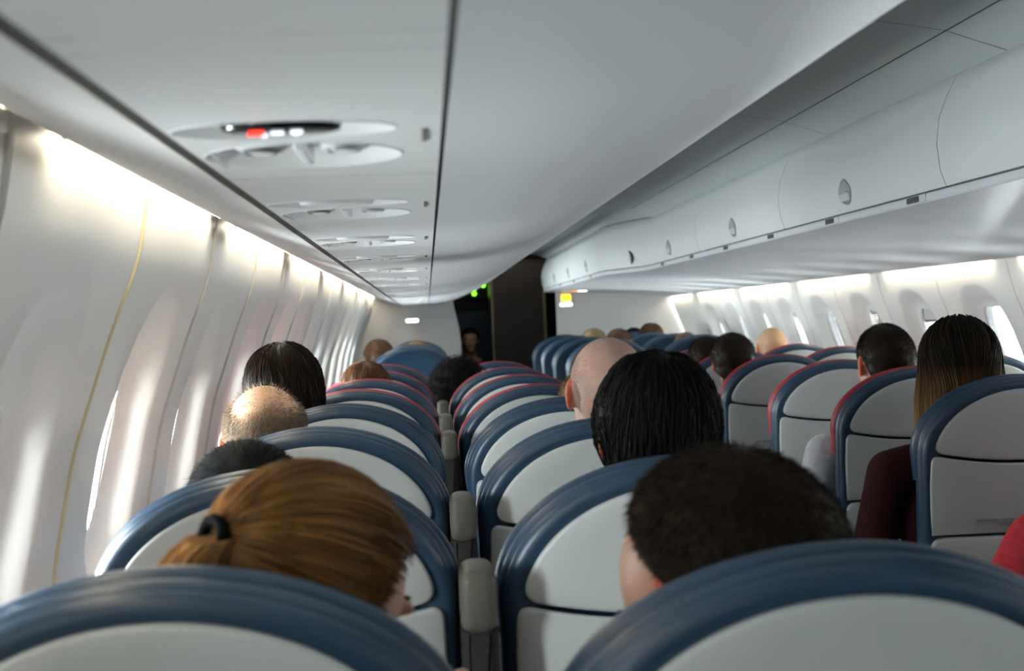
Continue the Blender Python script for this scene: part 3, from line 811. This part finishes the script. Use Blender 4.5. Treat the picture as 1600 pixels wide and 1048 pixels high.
def hair_cap(thick, shift=0.0, table=None, nz=0.15, nf=60, seed=0, nu=96, nvv=64, bald=None):
    V = []
    th = np.linspace(0, 2 * np.pi, nu, endpoint=False); ph = np.linspace(0.001, np.pi - 0.35, nvv)
    TH, PH = np.meshgrid(th, ph, indexing='ij')
    D = np.stack([np.sin(PH) * np.sin(TH), np.sin(PH) * np.cos(TH), np.cos(PH)], -1).reshape(-1, 3)
    s = surf(D); P = SK_C + D * s[:, None]
    h = hairline(P, shift, table); f = np.clip((h + 0.012) / 0.030, 0, 1)
    t = thick(P) if callable(thick) else np.full(len(P), thick)
    if bald is not None: f = f * (1 - bald(P))
    off = -0.007 + (t + 0.007) * np.sqrt(f) * (1 + nz * vnoise(P, nf, seed))
    V = SK_C + D * (s + off)[:, None]
    idx = np.arange(nu * nvv).reshape(nu, nvv); nx = np.roll(idx, -1, axis=0)
    F = np.stack([idx[:, :-1], idx[:, 1:], nx[:, 1:], nx[:, :-1]], -1).reshape(-1, 4)
    return V, F
def roots(n, shift=0.0, table=None, bald=None, edge=0.0):
    D = fib(n * 3); D = D[rng.permutation(len(D))]
    s = surf(D); P = SK_C + D * s[:, None]
    h = hairline(P, shift, table); keep = h > edge
    if bald is not None: keep &= rng.uniform(size=len(D)) > bald(P)
    D, P = D[keep], P[keep]
    return D[:n], P[:n]
def merge(parts):
    V, F, o = [], [], 0
    for v, f in parts:
        V.append(v); F.append(f + o); o += len(v)
    return np.concatenate(V), np.concatenate(F)

def short_hair(n=5000, thick=0.010, ln=0.022, lift=0.35, w=0.0007, shift=0.0, table=None, bald=None, cap=True, comb=(0, -0.5, -0.8), nz=0.2, nf=70, seed=0, jit=0.5):
    parts = []
    if cap: parts.append(hair_cap(thick, shift, table, nz, nf, seed, bald=bald))
    D, P = roots(n, shift, table, bald)
    c = np.array(comb, float)
    G = c - (D @ c)[:, None] * D; G /= np.linalg.norm(G, axis=1, keepdims=True) + 1e-6
    G = G * (1 - lift) + D * lift + rng.normal(size=D.shape) * 0.25 * jit
    G /= np.linalg.norm(G, axis=1, keepdims=True)
    th = (thick(P) if callable(thick) else thick) * (1 + nz * vnoise(P, nf, seed)) if cap else np.zeros(len(P))
    hl = np.clip((hairline(P, shift, table)) / 0.03, 0.15, 1); th = th * np.sqrt(hl) * 0.85
    L = ln * rng.uniform(0.6, 1.15, size=len(P)) * np.clip(hl, 0.4, 1)
    m = 4; t = np.linspace(0, 1, m)[None, :, None]
    base = P + D * np.asarray(th).reshape(-1, 1)
    Q = base[:, None, :] + G[:, None, :] * (L[:, None, None] * t) - D[:, None, :] * (L[:, None, None] * t * t * 0.25 * (1 - lift))
    parts.append(strands(Q, np.full(len(P), w)))
    return merge(parts)
def shaggy_hair(n=5000, thick=0.02, ln=0.10, shift=-0.02, comb_from=(0.0, 0.03), w=0.0009, seed=1, table=None):
    """medium hair: strands start near the crown whorl and lie down over the head"""
    parts = [hair_cap(thick * 0.75, shift, table, 0.3, 45, seed)]
    D, P = roots(n, shift, table)
    m = 8; Q = np.zeros((len(D), m, 3)); down = np.array([0, -0.25, -1.0])
    cur = D.copy(); lift = rng.uniform(0.55, 1.1, len(D)) * thick
    step_ = ln * rng.uniform(0.6, 1.1, len(D)) / (m - 1)
    crown = np.array([0.0, -0.35, 0.94]); wv = vnoise(P, 40, seed)[:, None]
    for i in range(m):
        s = surf(cur); tail = i / (m - 1)
        Q[:, i] = SK_C + cur * (s + lift * (1 - 0.2 * tail) + 0.002 * np.sin(8 * tail + 6 * wv[:, 0]))[:, None]
        g = cur - crown + 0.4 * wv * np.array([1, 0.4, 0]); g = g - (g * cur).sum(1, keepdims=True) * cur + 0.5 * (down - (cur @ down)[:, None] * cur)
        g /= np.linalg.norm(g, axis=1, keepdims=True) + 1e-6
        cur = cur + g * (step_ / s)[:, None]; cur /= np.linalg.norm(cur, axis=1, keepdims=True)
    parts.append(strands(Q, np.full(len(D), w)))
    return merge(parts)
def curly_hair(n=2600, rad=0.055, seed=2):
    parts = [hair_cap(rad * 0.72, -0.03, None, 0.30, 70, seed)]
    D, P = roots(n, -0.03)
    m = 16; t = np.linspace(0, 1, m)
    A = np.cross(D, rng.normal(size=D.shape)); A /= np.linalg.norm(A, axis=1, keepdims=True); B = np.cross(D, A)
    ph = rng.uniform(0, 6.28, len(D)); tu = rng.uniform(2, 3.5, len(D)); cr = rng.uniform(0.005, 0.010, len(D)); LL = rad * rng.uniform(0.75, 1.35, len(D))
    ang = ph[:, None] + tu[:, None] * 6.28 * t[None]
    Q = P[:, None] + D[:, None] * (LL[:, None] * t)[..., None] + (A[:, None] * np.cos(ang)[..., None] + B[:, None] * np.sin(ang)[..., None]) * (cr[:, None] * np.minimum(1, 3 * t))[..., None]
    parts.append(strands(Q, np.full(len(D), 0.0013), 0.5))
    return merge(parts)
def long_hair(n=5200, drop=0.34, seed=3):
    """straight hair parted on top that hangs past the shoulders"""
    tab = np.array([0.09, 0.085, 0.06, 0.0, -0.02, -0.04, -0.06, -0.075, -0.085])
    parts = [hair_cap(0.016, 0, tab, 0.12, 30, seed)]
    D, P = roots(n, 0, tab)
    # hanging sheet behind and beside the face
    m = 18; Q = np.zeros((len(D), m, 3)); cur = D.copy(); lift = rng.uniform(0.008, 0.026, len(D))
    pos = SK_C + cur * (surf(cur) + lift)[:, None]; Q[:, 0] = pos
    L = drop * rng.uniform(0.82, 1.08, len(D)); end = -0.02 - L
    wob = vnoise(P, 35, seed)
    for i in range(1, m):
        stepv = np.maximum(0.0, (pos[:, 2] - end)) / (m - i)
        nxt = pos.copy()
        az = np.arctan2(pos[:, 0] - SK_C[0], pos[:, 1] - SK_C[1])
        # keep sideways direction, push the strands that start in front round behind the cheeks
        tgt = np.where(np.abs(az) < 1.35, np.sign(az + 1e-6) * 1.35, az); az2 = az + (tgt - az) * 0.35
        nxt[:, 2] -= stepv
        below = np.clip((0.02 - nxt[:, 2]) / 0.10, 0, 1)
        sk = np.sqrt(np.maximum(0.02, 1 - ((nxt[:, 2] - SK_C[2]) / (SK_R[2] + lift)) ** 2))
        rx = np.where(nxt[:, 2] > SK_C[2], (SK_R[0] + lift) * sk, SK_R[0] + lift + 0.012 * below); ry = np.where(nxt[:, 2] > SK_C[2], (SK_R[1] + lift) * sk, SK_R[1] + lift - 0.01 * below)
        tip = np.clip((-0.16 - nxt[:, 2]) / 0.2, 0, 1)
        rx = rx * (1 - 0.12 * tip) + 0.006 * wob; ry = ry * (1 + 0.02 * tip) + 0.006 * wob
        nxt[:, 0] = SK_C[0] + rx * np.sin(az2); nxt[:, 1] = SK_C[1] + ry * np.cos(az2)
        pos = nxt; Q[:, i] = pos
    parts.append(strands(Q, np.full(len(D), 0.0016), 0.35))
    return merge(parts)
TIE = np.array([0.0, -0.118, 0.040])
def pony_hair(n=6500, seed=4):
    parts = [hair_cap(0.008, -0.004, None, 0.10, 25, seed)]
    D, P = roots(n, -0.004)
    m = 14; t = np.linspace(0, 1, m)
    dT = (TIE - SK_C) / np.linalg.norm(TIE - SK_C)
    lift = rng.uniform(0.004, 0.013, len(D)) + 0.003 * vnoise(P, 60, seed)
    Q = np.zeros((len(D), m, 3)); dot = np.clip(D @ dT, -1, 1); om = np.arccos(dot) + 1e-4
    wav = 0.0022 * vnoise(P, 90, seed + 1)
    for i, tt in enumerate(t):
        d = (np.sin((1 - tt) * om) / np.sin(om))[:, None] * D + (np.sin(tt * om) / np.sin(om))[:, None] * dT
        d /= np.linalg.norm(d, axis=1, keepdims=True)
        Q[:, i] = SK_C + d * (surf(d) + lift * (1 - 0.5 * tt) + wav * math.sin(math.pi * tt) + 0.004 * math.sin(math.pi * tt))[:, None]
    parts.append(strands(Q, np.full(len(D), 0.0009), 0.6))
    return merge(parts)
def pony_tail(n=1500, ln=0.24):
    m = 14; t = np.linspace(0, 1, m)
    a = rng.uniform(0, 6.28, n); r = np.sqrt(rng.uniform(0, 1, n)); L = ln * rng.uniform(0.75, 1.05, n)
    Q = np.zeros((n, m, 3)); c0 = TIE + np.array([0, -0.006, 0.0])
    for i, tt in enumerate(t):
        # leaves the tie backwards, then bends and falls
        y = -0.028 * (1 - math.exp(-6.0 * tt)); z = 0.018 * math.sin(min(1, tt * 4) * math.pi) * (1 - tt) - tt
        rad = 0.010 + 0.021 * math.sin(math.pi * min(1, 0.15 + tt * 0.9)) ** 0.8
        Q[:, i, 0] = c0[0] + rad * r * np.cos(a) * 1.05; Q[:, i, 1] = c0[1] + y + 0.16 * tt * L + rad * r * np.sin(a); Q[:, i, 2] = c0[2] + z * L + rad * r * np.sin(a) * 0.5
    return strands(Q, np.full(n, 0.0012), 0.4)

def make_person(label, H, seat, yaw=0, pitch=0, roll=0, skin_c=(0.55, 0.33, 0.24), hair=None, hmat=None, shirt=(0.1, 0.1, 0.12), trousers=(0.03, 0.035, 0.05),
                sleeves='short', vox=0.006, face_cam=False, arm_out=None, shoulder_w=0.175, hs=1.0, extra=None, arms=True):
    """H head centre in the cabin; seat (x, y) of the seat; all meshes are built relative to an Empty on the floor"""
    root = thing('person', label, 'person', (seat[0], seat[1], 0), math.pi if face_cam else 0, group=None)
    if face_cam: h = Vector((seat[0] - H[0], seat[1] - H[1], H[2]))
    else: h = Vector((H[0] - seat[0], H[1] - seat[1], H[2]))
    Rm = (Matrix.Rotation(R(yaw), 3, 'Z') @ Matrix.Rotation(R(roll), 3, 'Y') @ Matrix.Rotation(R(-pitch), 3, 'X'))
    hw = lambda p: h + Rm @ Vector(p) * hs
    nb = h + Vector((0, -0.03, -0.195)); nb.y = max(nb.y, 0.19)                    # base of the neck
    pel = Vector((nb.x * 0.4, 0.32, 0.59))
    b = MB(); sh = MB(); tr = MB()
    for (c, r) in ELL[:1]: b.ellipsoid(hw(c), [q * hs for q in r], Rm, 32, 22)
    b.ellipsoid(hw((0, 0.030, -0.035)), (0.060 * hs, 0.068 * hs, 0.080 * hs), Rm, 24, 16)
    b.ellipsoid(hw((0, 0.036, -0.082)), (0.046, 0.050, 0.034), Rm)
    b.ellipsoid(hw((0, -0.052, -0.005)), (0.068 * hs, 0.052 * hs, 0.062 * hs), Rm)
    b.ellipsoid(hw((0, 0.083, 0.030)), (0.050, 0.014, 0.012), Rm)                  # brow
    b.capsule(hw((0, 0.093, 0.010)), hw((0, 0.110, -0.030)), 0.008, 0.013, 12, 4)  # nose
    for s in (-1, 1):
        b.ellipsoid(hw((s * 0.011, 0.100, -0.034)), (0.009, 0.010, 0.008), Rm, 12, 8)
        b.ellipsoid(hw((s * 0.040, 0.066, -0.020)), (0.022, 0.020, 0.022), Rm, 12, 8)   # cheek
        rr = Rm @ Matrix.Rotation(R(s * 24), 3, 'Z')
        b.ellipsoid(hw((s * 0.083, -0.016, 0.006)), (0.0075, 0.021, 0.032), rr, 16, 12)
        b.ellipsoid(hw((s * 0.078, -0.006, -0.014)), (0.010, 0.012, 0.016), rr, 12, 8)
    b.capsule(hw((-0.018, 0.090, -0.058)), hw((0.018, 0.090, -0.058)), 0.008, 0.008, 10, 3)  # lips
    b.ellipsoid(hw((0, 0.082, -0.090)), (0.020, 0.016, 0.016), Rm, 12, 8)          # chin
    b.capsule(hw((0, -0.028, -0.045)), nb, 0.056, 0.060, 20, 5)
    ch = nb + Vector((0, 0.03, -0.19)); wst = pel.lerp(nb, 0.35)
    S = {}
    torso = [(ch, (0.165, 0.105, 0.17)), (wst, (0.150, 0.105, 0.16)), (pel, (0.170, 0.125, 0.11))]
    for c, r in torso:
        b.ellipsoid(c, r); sh.ellipsoid(c, [q + 0.012 for q in r])
    for s in (-1, 1):
        shd = nb + Vector((s * shoulder_w, 0.01, -0.062)); S[s] = shd
        b.capsule(nb + Vector((s * 0.025, 0, 0.0)), shd, 0.048, 0.050, 14, 4)
        if sleeves != 'tank': sh.capsule(nb + Vector((s * 0.045, 0, -0.016)), shd, 0.048, 0.060, 14, 4)
        else: sh.capsule(nb + Vector((s * 0.085, 0, -0.035)), nb + Vector((s * 0.09, 0.02, -0.2)), 0.040, 0.07, 12, 4)
        el = shd + Vector((s * 0.035, 0.06, -0.27)); wr_ = el + Vector((-s * 0.12, 0.235, 0.0))
        if arm_out and arm_out[0] == s:
            el = shd + Vector(arm_out[1]); wr_ = (shd + Vector(arm_out[2])) if len(arm_out) > 2 else el + Vector((-s * 0.02, 0.24, 0.0))
        b.capsule(shd, el, 0.050, 0.040, 14, 4); b.capsule(el, wr_, 0.040, 0.027, 14, 4)
        if sleeves == 'short': sh.capsule(shd, shd.lerp(el, 0.6), 0.060, 0.056, 14, 4)
        if sleeves == 'long': sh.capsule(shd, el, 0.060, 0.052, 14, 4); sh.capsule(el, wr_, 0.052, 0.036, 14, 4)
        # hand resting on the thigh
        fw = (wr_ - el).normalized(); side = fw.cross(Vector((0, 0, 1)))
        side = (side if side.length > 0.5 else Vector((1, 0, 0)) - fw * fw.x).normalized(); up = side.cross(fw)
        b.ellipsoid(wr_ + fw * 0.05, (0.040, 0.048, 0.016), Matrix((side, fw, up)).transposed())
        for q in range(4):
            o_ = (q - 1.5) * 0.019; ln = (0.036, 0.042, 0.039, 0.030)[q]
            p0 = wr_ + fw * 0.085 + side * o_; p1 = p0 + fw * ln - up * 0.006; p2 = p1 + fw * ln * 0.55 - up * 0.018
            b.capsule(p0, p1, 0.0088, 0.0082, 8, 3); b.capsule(p1, p2, 0.0082, 0.007, 8, 3)
        p0 = wr_ + fw * 0.03 + side * (-s) * 0.030; p1 = p0 + fw * 0.03 + side * (-s) * 0.022; p2 = p1 + fw * 0.028 + side * (-s) * 0.004
        b.capsule(p0, p1, 0.011, 0.010, 8, 3); b.capsule(p1, p2, 0.010, 0.008, 8, 3)
        hip = pel + Vector((s * 0.085, 0.02, -0.03)); kn = Vector((pel.x + s * 0.10, pel.y + 0.31, 0.57)); an = Vector((kn.x, kn.y - 0.10, 0.09))
        b.capsule(hip, kn, 0.075, 0.055, 14, 4); b.capsule(kn, an, 0.052, 0.036, 14, 4)
        b.capsule(an + Vector((0, -0.02, -0.045)), an + Vector((0, 0.14, -0.06)), 0.034, 0.028, 12, 4)
        tr.capsule(hip, kn, 0.086, 0.066, 14, 4); tr.capsule(kn, an + Vector((0, 0, 0.02)), 0.064, 0.05, 14, 4)
    tr.ellipsoid(pel, (0.184, 0.138, 0.112))
    sm, em = skin(skin_c)
    me = remesh(b, vox); me.materials.append(sm); me.materials.append(em)
    n = len(me.polygons); ctr = np.zeros(n * 3, np.float32); me.polygons.foreach_get('center', ctr)
    loc = (ctr.reshape(-1, 3) - np.array(h)) @ np.array(Rm)         # Rm^T p
    ear = (np.abs(loc[:, 0]) > 0.080) & (np.abs(loc[:, 2]) < 0.06) & (np.abs(loc[:, 1]) < 0.06)
    me.polygons.foreach_set('material_index', ear.astype(np.int32)); me.name = 'body'
    o = bpy.data.objects.new('body', me); COL.objects.link(o); o.parent = root
    sv = max(vox, 0.008)
    sme = remesh(sh, sv, 6); sme.materials.append(mat('shirt_cloth', shirt, 0.85, 0.15, noise_amt=0.12, noise_scale=60, bump=0.15, bump_scale=150))
    o = bpy.data.objects.new('shirt', sme); COL.objects.link(o); o.parent = root
    tme = remesh(tr, max(vox, 0.010), 6); tme.materials.append(mat('trouser_cloth', trousers, 0.9, 0.1, noise_amt=0.12, noise_scale=60))
    o = bpy.data.objects.new('trousers', tme); COL.objects.link(o); o.parent = root
    for s in (-1, 1):
        e_ = MB().ellipsoid(hw((s * 0.030, 0.086, 0.008)), (0.0125, 0.0115, 0.0095), Rm, 14, 10).build('eye', M['eyew'], root)
        MB().ellipsoid(hw((s * 0.030, 0.0945, 0.008)), (0.006, 0.004, 0.006), Rm, 12, 8).build('iris', M['iris'], e_)
    RM = np.array(Rm)
    def add_np(nm, VF, m_, par=root):
        V, F = VF; V = (V * hs) @ RM.T + np.array(h)
        o_ = link(nm, np_mesh(nm, V - np.array(h), F), m_, par); o_.location = h
        return o_
    if hair is not None:
        add_np('hair', hair, hmat)
        if not (hair is None):
            for s in (-1, 1):
                nn = 60; x = rng.uniform(0.014, 0.037, nn); z = 0.030 + 0.008 * np.sin((x - 0.012) / 0.036 * 2.6) + rng.uniform(-0.003, 0.003, nn)
                y = 0.0985 - (x / 0.05) ** 2 * 0.012
                P0 = np.stack([s * x, y, z], 1); P1 = P0 + np.stack([s * np.full(nn, 0.009), -0.002 * np.ones(nn), 0.001 * np.ones(nn)], 1)
                P0[:, 1] -= 0.011; P1[:, 1] -= 0.011
                add_np('eyebrow', strands(np.stack([P0, (P0 + P1) / 2, P1], 1), np.full(nn, 0.0009)), hmat)
    if extra: extra(root, add_np, hw, Rm)
    return root

DARK = ((0.010, 0.007, 0.005), (0.030, 0.020, 0.013))
h_auburn = hair_mat('hair_auburn', (0.055, 0.020, 0.006), (0.26, 0.125, 0.034), 0.36, spec=0.2)
h_brown = hair_mat('hair_brown', (0.010, 0.006, 0.0035), (0.032, 0.020, 0.011), 0.55, spec=0.12)
h_dark = hair_mat('hair_dark', (0.006, 0.004, 0.003), (0.030, 0.018, 0.010), 0.45, spec=0.15)
h_black = hair_mat('hair_black', (0.003, 0.003, 0.003), (0.008, 0.007, 0.0065), 0.6, spec=0.12)
h_salt = hair_mat('hair_salt', (0.003, 0.003, 0.0035), (0.016, 0.017, 0.019), 0.5, spec=0.05)
h_fuzz = hair_mat('hair_fuzz', (0.10, 0.07, 0.05), (0.45, 0.36, 0.27), 0.45)
h_chest = hair_mat('hair_chestnut', (0.05, 0.02, 0.008), (0.16, 0.075, 0.03), 0.4)
h_blond = hair_mat('hair_blond', (0.20, 0.13, 0.06), (0.42, 0.30, 0.15), 0.4)
h_ombre = hair_mat('hair_ombre', (0.008, 0.006, 0.004), (0.028, 0.018, 0.011), 0.62, zgrad=((0.52, 0.28, 0.10), -0.15, 0.02), spec=0.10)
h_gold = hair_mat('hair_gold', (0.16, 0.09, 0.02), (0.40, 0.24, 0.07), 0.4)

# ---- woman with ponytail in the nearest left seat
def pony_extra(root, add_np, hw, Rm):
    tail = add_np('ponytail', pony_tail(), h_auburn)
    b = MB(); n = 20; c = TIE + np.array([0, -0.006, 0.001]); rings = []
    for i in range(14):
        a = 2 * math.pi * i / 14
        L = []
        for j in range(8):
            q = 2 * math.pi * j / 8; r = 0.0135 + 0.005 * math.cos(q)
            L.append((c[0] + r * math.cos(a), c[1] + 0.0075 * math.sin(q) - 0.15 * r * math.sin(a), c[2] + r * math.sin(a)))
        rings.append(L)
    rings.append(rings[0]); b.loft(rings)
    add_np('hair_tie', (np.array(b.v), np.array(b.f)), M['tie'])
make_person('woman with auburn ponytail and bare shoulder turned right in nearest left seat', (-0.122, 1.315, 1.048), (LX, 1.1), yaw=-46, pitch=22, roll=5, hs=1.03,
            skin_c=(0.62, 0.36, 0.26), hair=pony_hair(), hmat=h_auburn, shirt=(0.03, 0.03, 0.035), sleeves='tank', vox=0.0045, shoulder_w=0.152, arm_out=(1, (0.03, 0.13, -0.19), (-0.012, 0.12, 0.030)), extra=pony_extra)
# ---- man with short dark brown hair, nearest aisle seat
def beard(root, add_np, hw, Rm):
    D = fib(6000); s = surf(D); P = SK_C + D * s[:, None]
    k_ = (P[:, 2] < -0.052) & (P[:, 1] > -0.002) & (P[:, 2] > -0.125)
    D, P = D[k_], P[k_]; m = 3; t = np.linspace(0, 1, m)[None, :, None]
    G = D * 0.7 + np.array([0, 0.1, -0.6]); P = P + D * 0.002
    add_np('beard', strands(P[:, None] + G[:, None] * 0.010 * t, np.full(len(P), 0.0008)), h_brown)
make_person('man with short dark brown hair and beard facing left in nearest aisle seat', (0.276, 1.325, 1.031), (MX, 1.1), yaw=52, pitch=28, roll=-2, hs=1.09,
            skin_c=(0.52, 0.27, 0.17), hair=short_hair(9000, 0.015, 0.016, table=np.array([.114, .110, .096, .050, .036, .02, -.035, -.068, -.08]), lift=0.35, w=0.0007, nz=0.12, nf=40, comb=(0, 0.5, -0.6)), hmat=h_brown, shirt=(0.05, 0.055, 0.06), vox=0.0045, extra=beard)
make_person('person with wet looking black hair flecked grey behind the ponytailed woman', (-0.275, 2.12, 1.012), (LX, 1.887), yaw=8, pitch=10,
            hair=short_hair(7500, 0.014, 0.020, 0.22, 0.0009, nz=0.18, comb=(0, 0.8, -0.4)), hmat=h_salt, shirt=(0.05, 0.06, 0.10), vox=0.006)
def p4_bald(P):
    top = np.clip((P[:, 2] - 0.055 - 0.012 * np.sin(P[:, 0] * 60)) / 0.05, 0, 1); return np.clip(top * 1.35, 0, 0.93)
make_person('balding man with pale cropped fuzz in the third left window seat', (-0.332, 2.90, 1.078), (LX, 2.674), yaw=-4, pitch=-2, skin_c=(0.70, 0.45, 0.30),
            hair=short_hair(9000, 0, 0.014, 0.55, 0.0006, cap=False, bald=p4_bald), hmat=h_fuzz, shirt=(0.12, 0.16, 0.25), vox=0.005)
make_person('person with tousled dark brown hair leaning on the left cabin wall', (-0.372, 3.70, 1.135), (LX, 3.46), yaw=18, pitch=4, roll=-9, skin_c=(0.6, 0.33, 0.22),
            hair=shaggy_hair(5200, 0.024, 0.12), hmat=h_dark, shirt=(0.08, 0.08, 0.09), vox=0.006)
make_person('person with chestnut hair just showing over the sixth left seat', (-0.235, 5.30, 1.040), (LX, 5.06), hair=shaggy_hair(2500, 0.022, 0.10, w=0.0014), hmat=h_chest, vox=0.008)
make_person('person with bushy curly black hair leaning between the two left columns', (0.135, 6.22, 0.985), (MX, 5.95), roll=-10, skin_c=(0.2, 0.1, 0.06), hair=curly_hair(), hmat=h_black, shirt=(0.015, 0.015, 0.017), vox=0.008)
make_person('bald man with pink scalp and red ear in left aisle column', (0.366, 2.93, 1.146), (MX, 2.674), yaw=6, pitch=-2, roll=2, skin_c=(0.56, 0.35, 0.28),
            hair=short_hair(5000, 0, 0.004, 0.7, 0.0003, cap=False, bald=lambda P: np.clip((P[:, 2] - 0.02) / 0.1, 0.2, 0.85)), hmat=h_fuzz, shirt=(0.14, 0.15, 0.18), vox=0.005)
make_person('person with light blond hair mostly hidden behind the bald man', (0.425, 3.70, 1.05), (MX, 3.46), skin_c=(0.6, 0.4, 0.3), hair=short_hair(2500, 0.012, 0.02, 0.35, 0.0012), hmat=h_blond, vox=0.008)
make_person('man with thick straight black hair behind the bald man in aisle column', (0.338, 2.13, 1.120), (MX, 1.887), yaw=4, pitch=-3, skin_c=(0.45, 0.22, 0.12),
            hair=shaggy_hair(7500, 0.018, 0.075, shift=-0.045, w=0.0009), hmat=h_black, shirt=(0.03, 0.03, 0.035), vox=0.005)
# ---- right side
make_person('woman in maroon sweater with long brown hair lightening to blond tips', (1.385, 3.65, 1.133), (RX, 3.40), yaw=-6, pitch=2, skin_c=(0.6, 0.38, 0.28), hair=long_hair(), hmat=h_ombre,
            shirt=(0.028, 0.004, 0.006), sleeves='long', vox=0.006, shoulder_w=0.20, arm_out=(-1, (-0.06, 0.04, -0.27)))
fade_tab = np.array([0.088, 0.085, 0.062, 0.02, 0.036, 0.03, -0.02, -0.045, -0.052])
make_person('man in white shirt with short cropped dark hair, right aisle column', (1.412, 4.34, 1.120), (RX, 4.11), yaw=3, pitch=4, skin_c=(0.58, 0.33, 0.25),
            hair=short_hair(5500, 0.010, 0.012, 0.45, 0.0008, table=fade_tab), hmat=h_dark, shirt=(0.62, 0.63, 0.66), sleeves='long', vox=0.006, shoulder_w=0.205, arm_out=(-1, (-0.075, 0.02, -0.27)))
make_person('person in blue shirt with dark brown hair, fifth right aisle seat', (1.300, 6.01, 1.080), (RX, 5.75), yaw=-8, roll=-4, skin_c=(0.62, 0.32, 0.24),
            hair=short_hair(3000, 0.018, 0.02, 0.35, 0.0011, table=fade_tab), hmat=h_dark, shirt=(0.09, 0.16, 0.33), vox=0.007)
make_person('person with short brown hair behind the one in blue shirt', (1.350, 6.85, 1.058), (RX, 6.58), hair=short_hair(2000, 0.014, 0.02, 0.35, 0.0014), hmat=h_brown, vox=0.009)
make_person('bald man with tan scalp against the right windows', (1.87, 7.65, 1.095), (SX, 7.4), skin_c=(0.68, 0.42, 0.24), hair=short_hair(900, 0, 0.004, 0.7, 0.0006, cap=False, bald=lambda P: np.clip((P[:, 2] - 0.0) / 0.05, 0, 0.97)), hmat=h_fuzz, vox=0.009)
make_person('person in bright red sweater at the right edge of the frame', (1.40, 2.81, 1.08), (RX, 2.6), skin_c=(0.55, 0.33, 0.25), hair=short_hair(2500, 0.012, 0.02, 0.35, 0.0012), hmat=h_brown,
            shirt=(0.55, 0.045, 0.06), sleeves='long', vox=0.008, shoulder_w=0.19, arm_out=(-1, (-0.085, 0.10, -0.22)))
# ---- front cabin
make_person('person with pale blond hair in the front cabin aisle seat', (1.262, 10.76, 1.085), (1.105, 10.5), hair=short_hair(1500, 0.018, 0.02, 0.4, 0.002), hmat=h_blond, vox=0.01)
make_person('person with reddish brown hair in the second front cabin row', (1.325, 9.82, 1.085), (1.105, 9.55), hair=short_hair(1500, 0.014, 0.02, 0.4, 0.002), hmat=h_chest, vox=0.01)
make_person('person with black hair farthest forward on the right', (1.70, 11.66, 1.075), (1.68, 11.4), hair=short_hair(1500, 0.012, 0.02, 0.4, 0.002), hmat=h_black, vox=0.01)
make_person('person with tall tousled brown hair by the front right window', (1.70, 10.76, 1.110), (1.68, 10.5), hair=shaggy_hair(1800, 0.02, 0.09, w=0.002), hmat=h_chest, vox=0.01)
make_person('person with reddish crown just over the nearest front cabin window seat', (1.62, 8.86, 1.062), (1.68, 8.6), skin_c=(0.6, 0.35, 0.25), hair=short_hair(900, 0.01, 0.01, 0.4, 0.0015), hmat=h_chest, vox=0.01)
make_person('person with dark hair between the front left seat and cabin wall', (-0.305, 8.86, 1.090), (-0.1, 8.6), hair=short_hair(1800, 0.014, 0.02, 0.4, 0.0018), hmat=h_chest, vox=0.01)
make_person('person with golden hair peeking over the second front left seat', (-0.072, 9.82, 1.062), (-0.1, 9.55), hair=short_hair(1500, 0.012, 0.02, 0.4, 0.002), hmat=h_gold, vox=0.01)
make_person('cabin attendant in dark uniform seated facing aft in the galley', (0.42, 14.1, 1.12), (0.46, 14.35), face_cam=True, skin_c=(0.45, 0.26, 0.19), hair=short_hair(2000, 0.016, 0.02, 0.35, 0.0016), hmat=h_black,
            shirt=(0.02, 0.02, 0.035), sleeves='long', vox=0.009)

# ------------------------------------------------------------------ light
w = bpy.data.worlds.new('world'); SC.world = w; w.use_nodes = True
bg = w.node_tree.nodes['Background']; bg.inputs['Color'].default_value = (0.92, 0.98, 1.0, 1); bg.inputs['Strength'].default_value = 5.0
def area(name, loc, direction, sx, sy, power, col=(1, 1, 1)):
    l = bpy.data.lights.new(name, 'AREA'); l.shape = 'RECTANGLE'; l.size = sx; l.size_y = sy; l.energy = power; l.color = col
    o = bpy.data.objects.new(name, l); COL.objects.link(o); o.location = loc
    o.rotation_euler = Vector(direction).to_track_quat('-Z', 'Y').to_euler()
    return o
for i, wy in enumerate(WIN_Y):
    if -2 < wy < Y1:
        kf = (1 if wy > 0.8 else 0.36) * (1.9 if wy > 9 else 1)
        area('daylight_left', (XL(WZ) - 0.30, wy, WZ + 0.06), (1, 0.1, 0.12), 0.34, 0.40, 46 * kf, (0.92, 1.0, 0.985))
        kf = (1 if wy > 0.8 else 0.12) * (2.4 if wy > 9 else 1)
        l = area('daylight_right', (XR(WZ) + 0.36, wy + RSH - 0.05, WZ - 0.18), (-1, -0.75, 0.10), 0.34, 0.40, 20 * kf, (0.92, 1.0, 0.985))
        l.data.spread = R(130)
area('galley_fill', (0.75, 13.15, 2.12), (0, 0.35, -1), 0.5, 0.15, 3.5, (1.0, 0.9, 0.78))  # unseen fill light, added to lift the galley out of black
SC.view_settings.view_transform = 'Standard'
SC.view_settings.look = 'None'
SC.view_settings.exposure = 0.0
SC.cycles.max_bounces = 10; SC.cycles.diffuse_bounces = 7; SC.cycles.transparent_max_bounces = 12
SC.cycles.sample_clamp_indirect = 6.0
SC.cycles.use_denoising = True
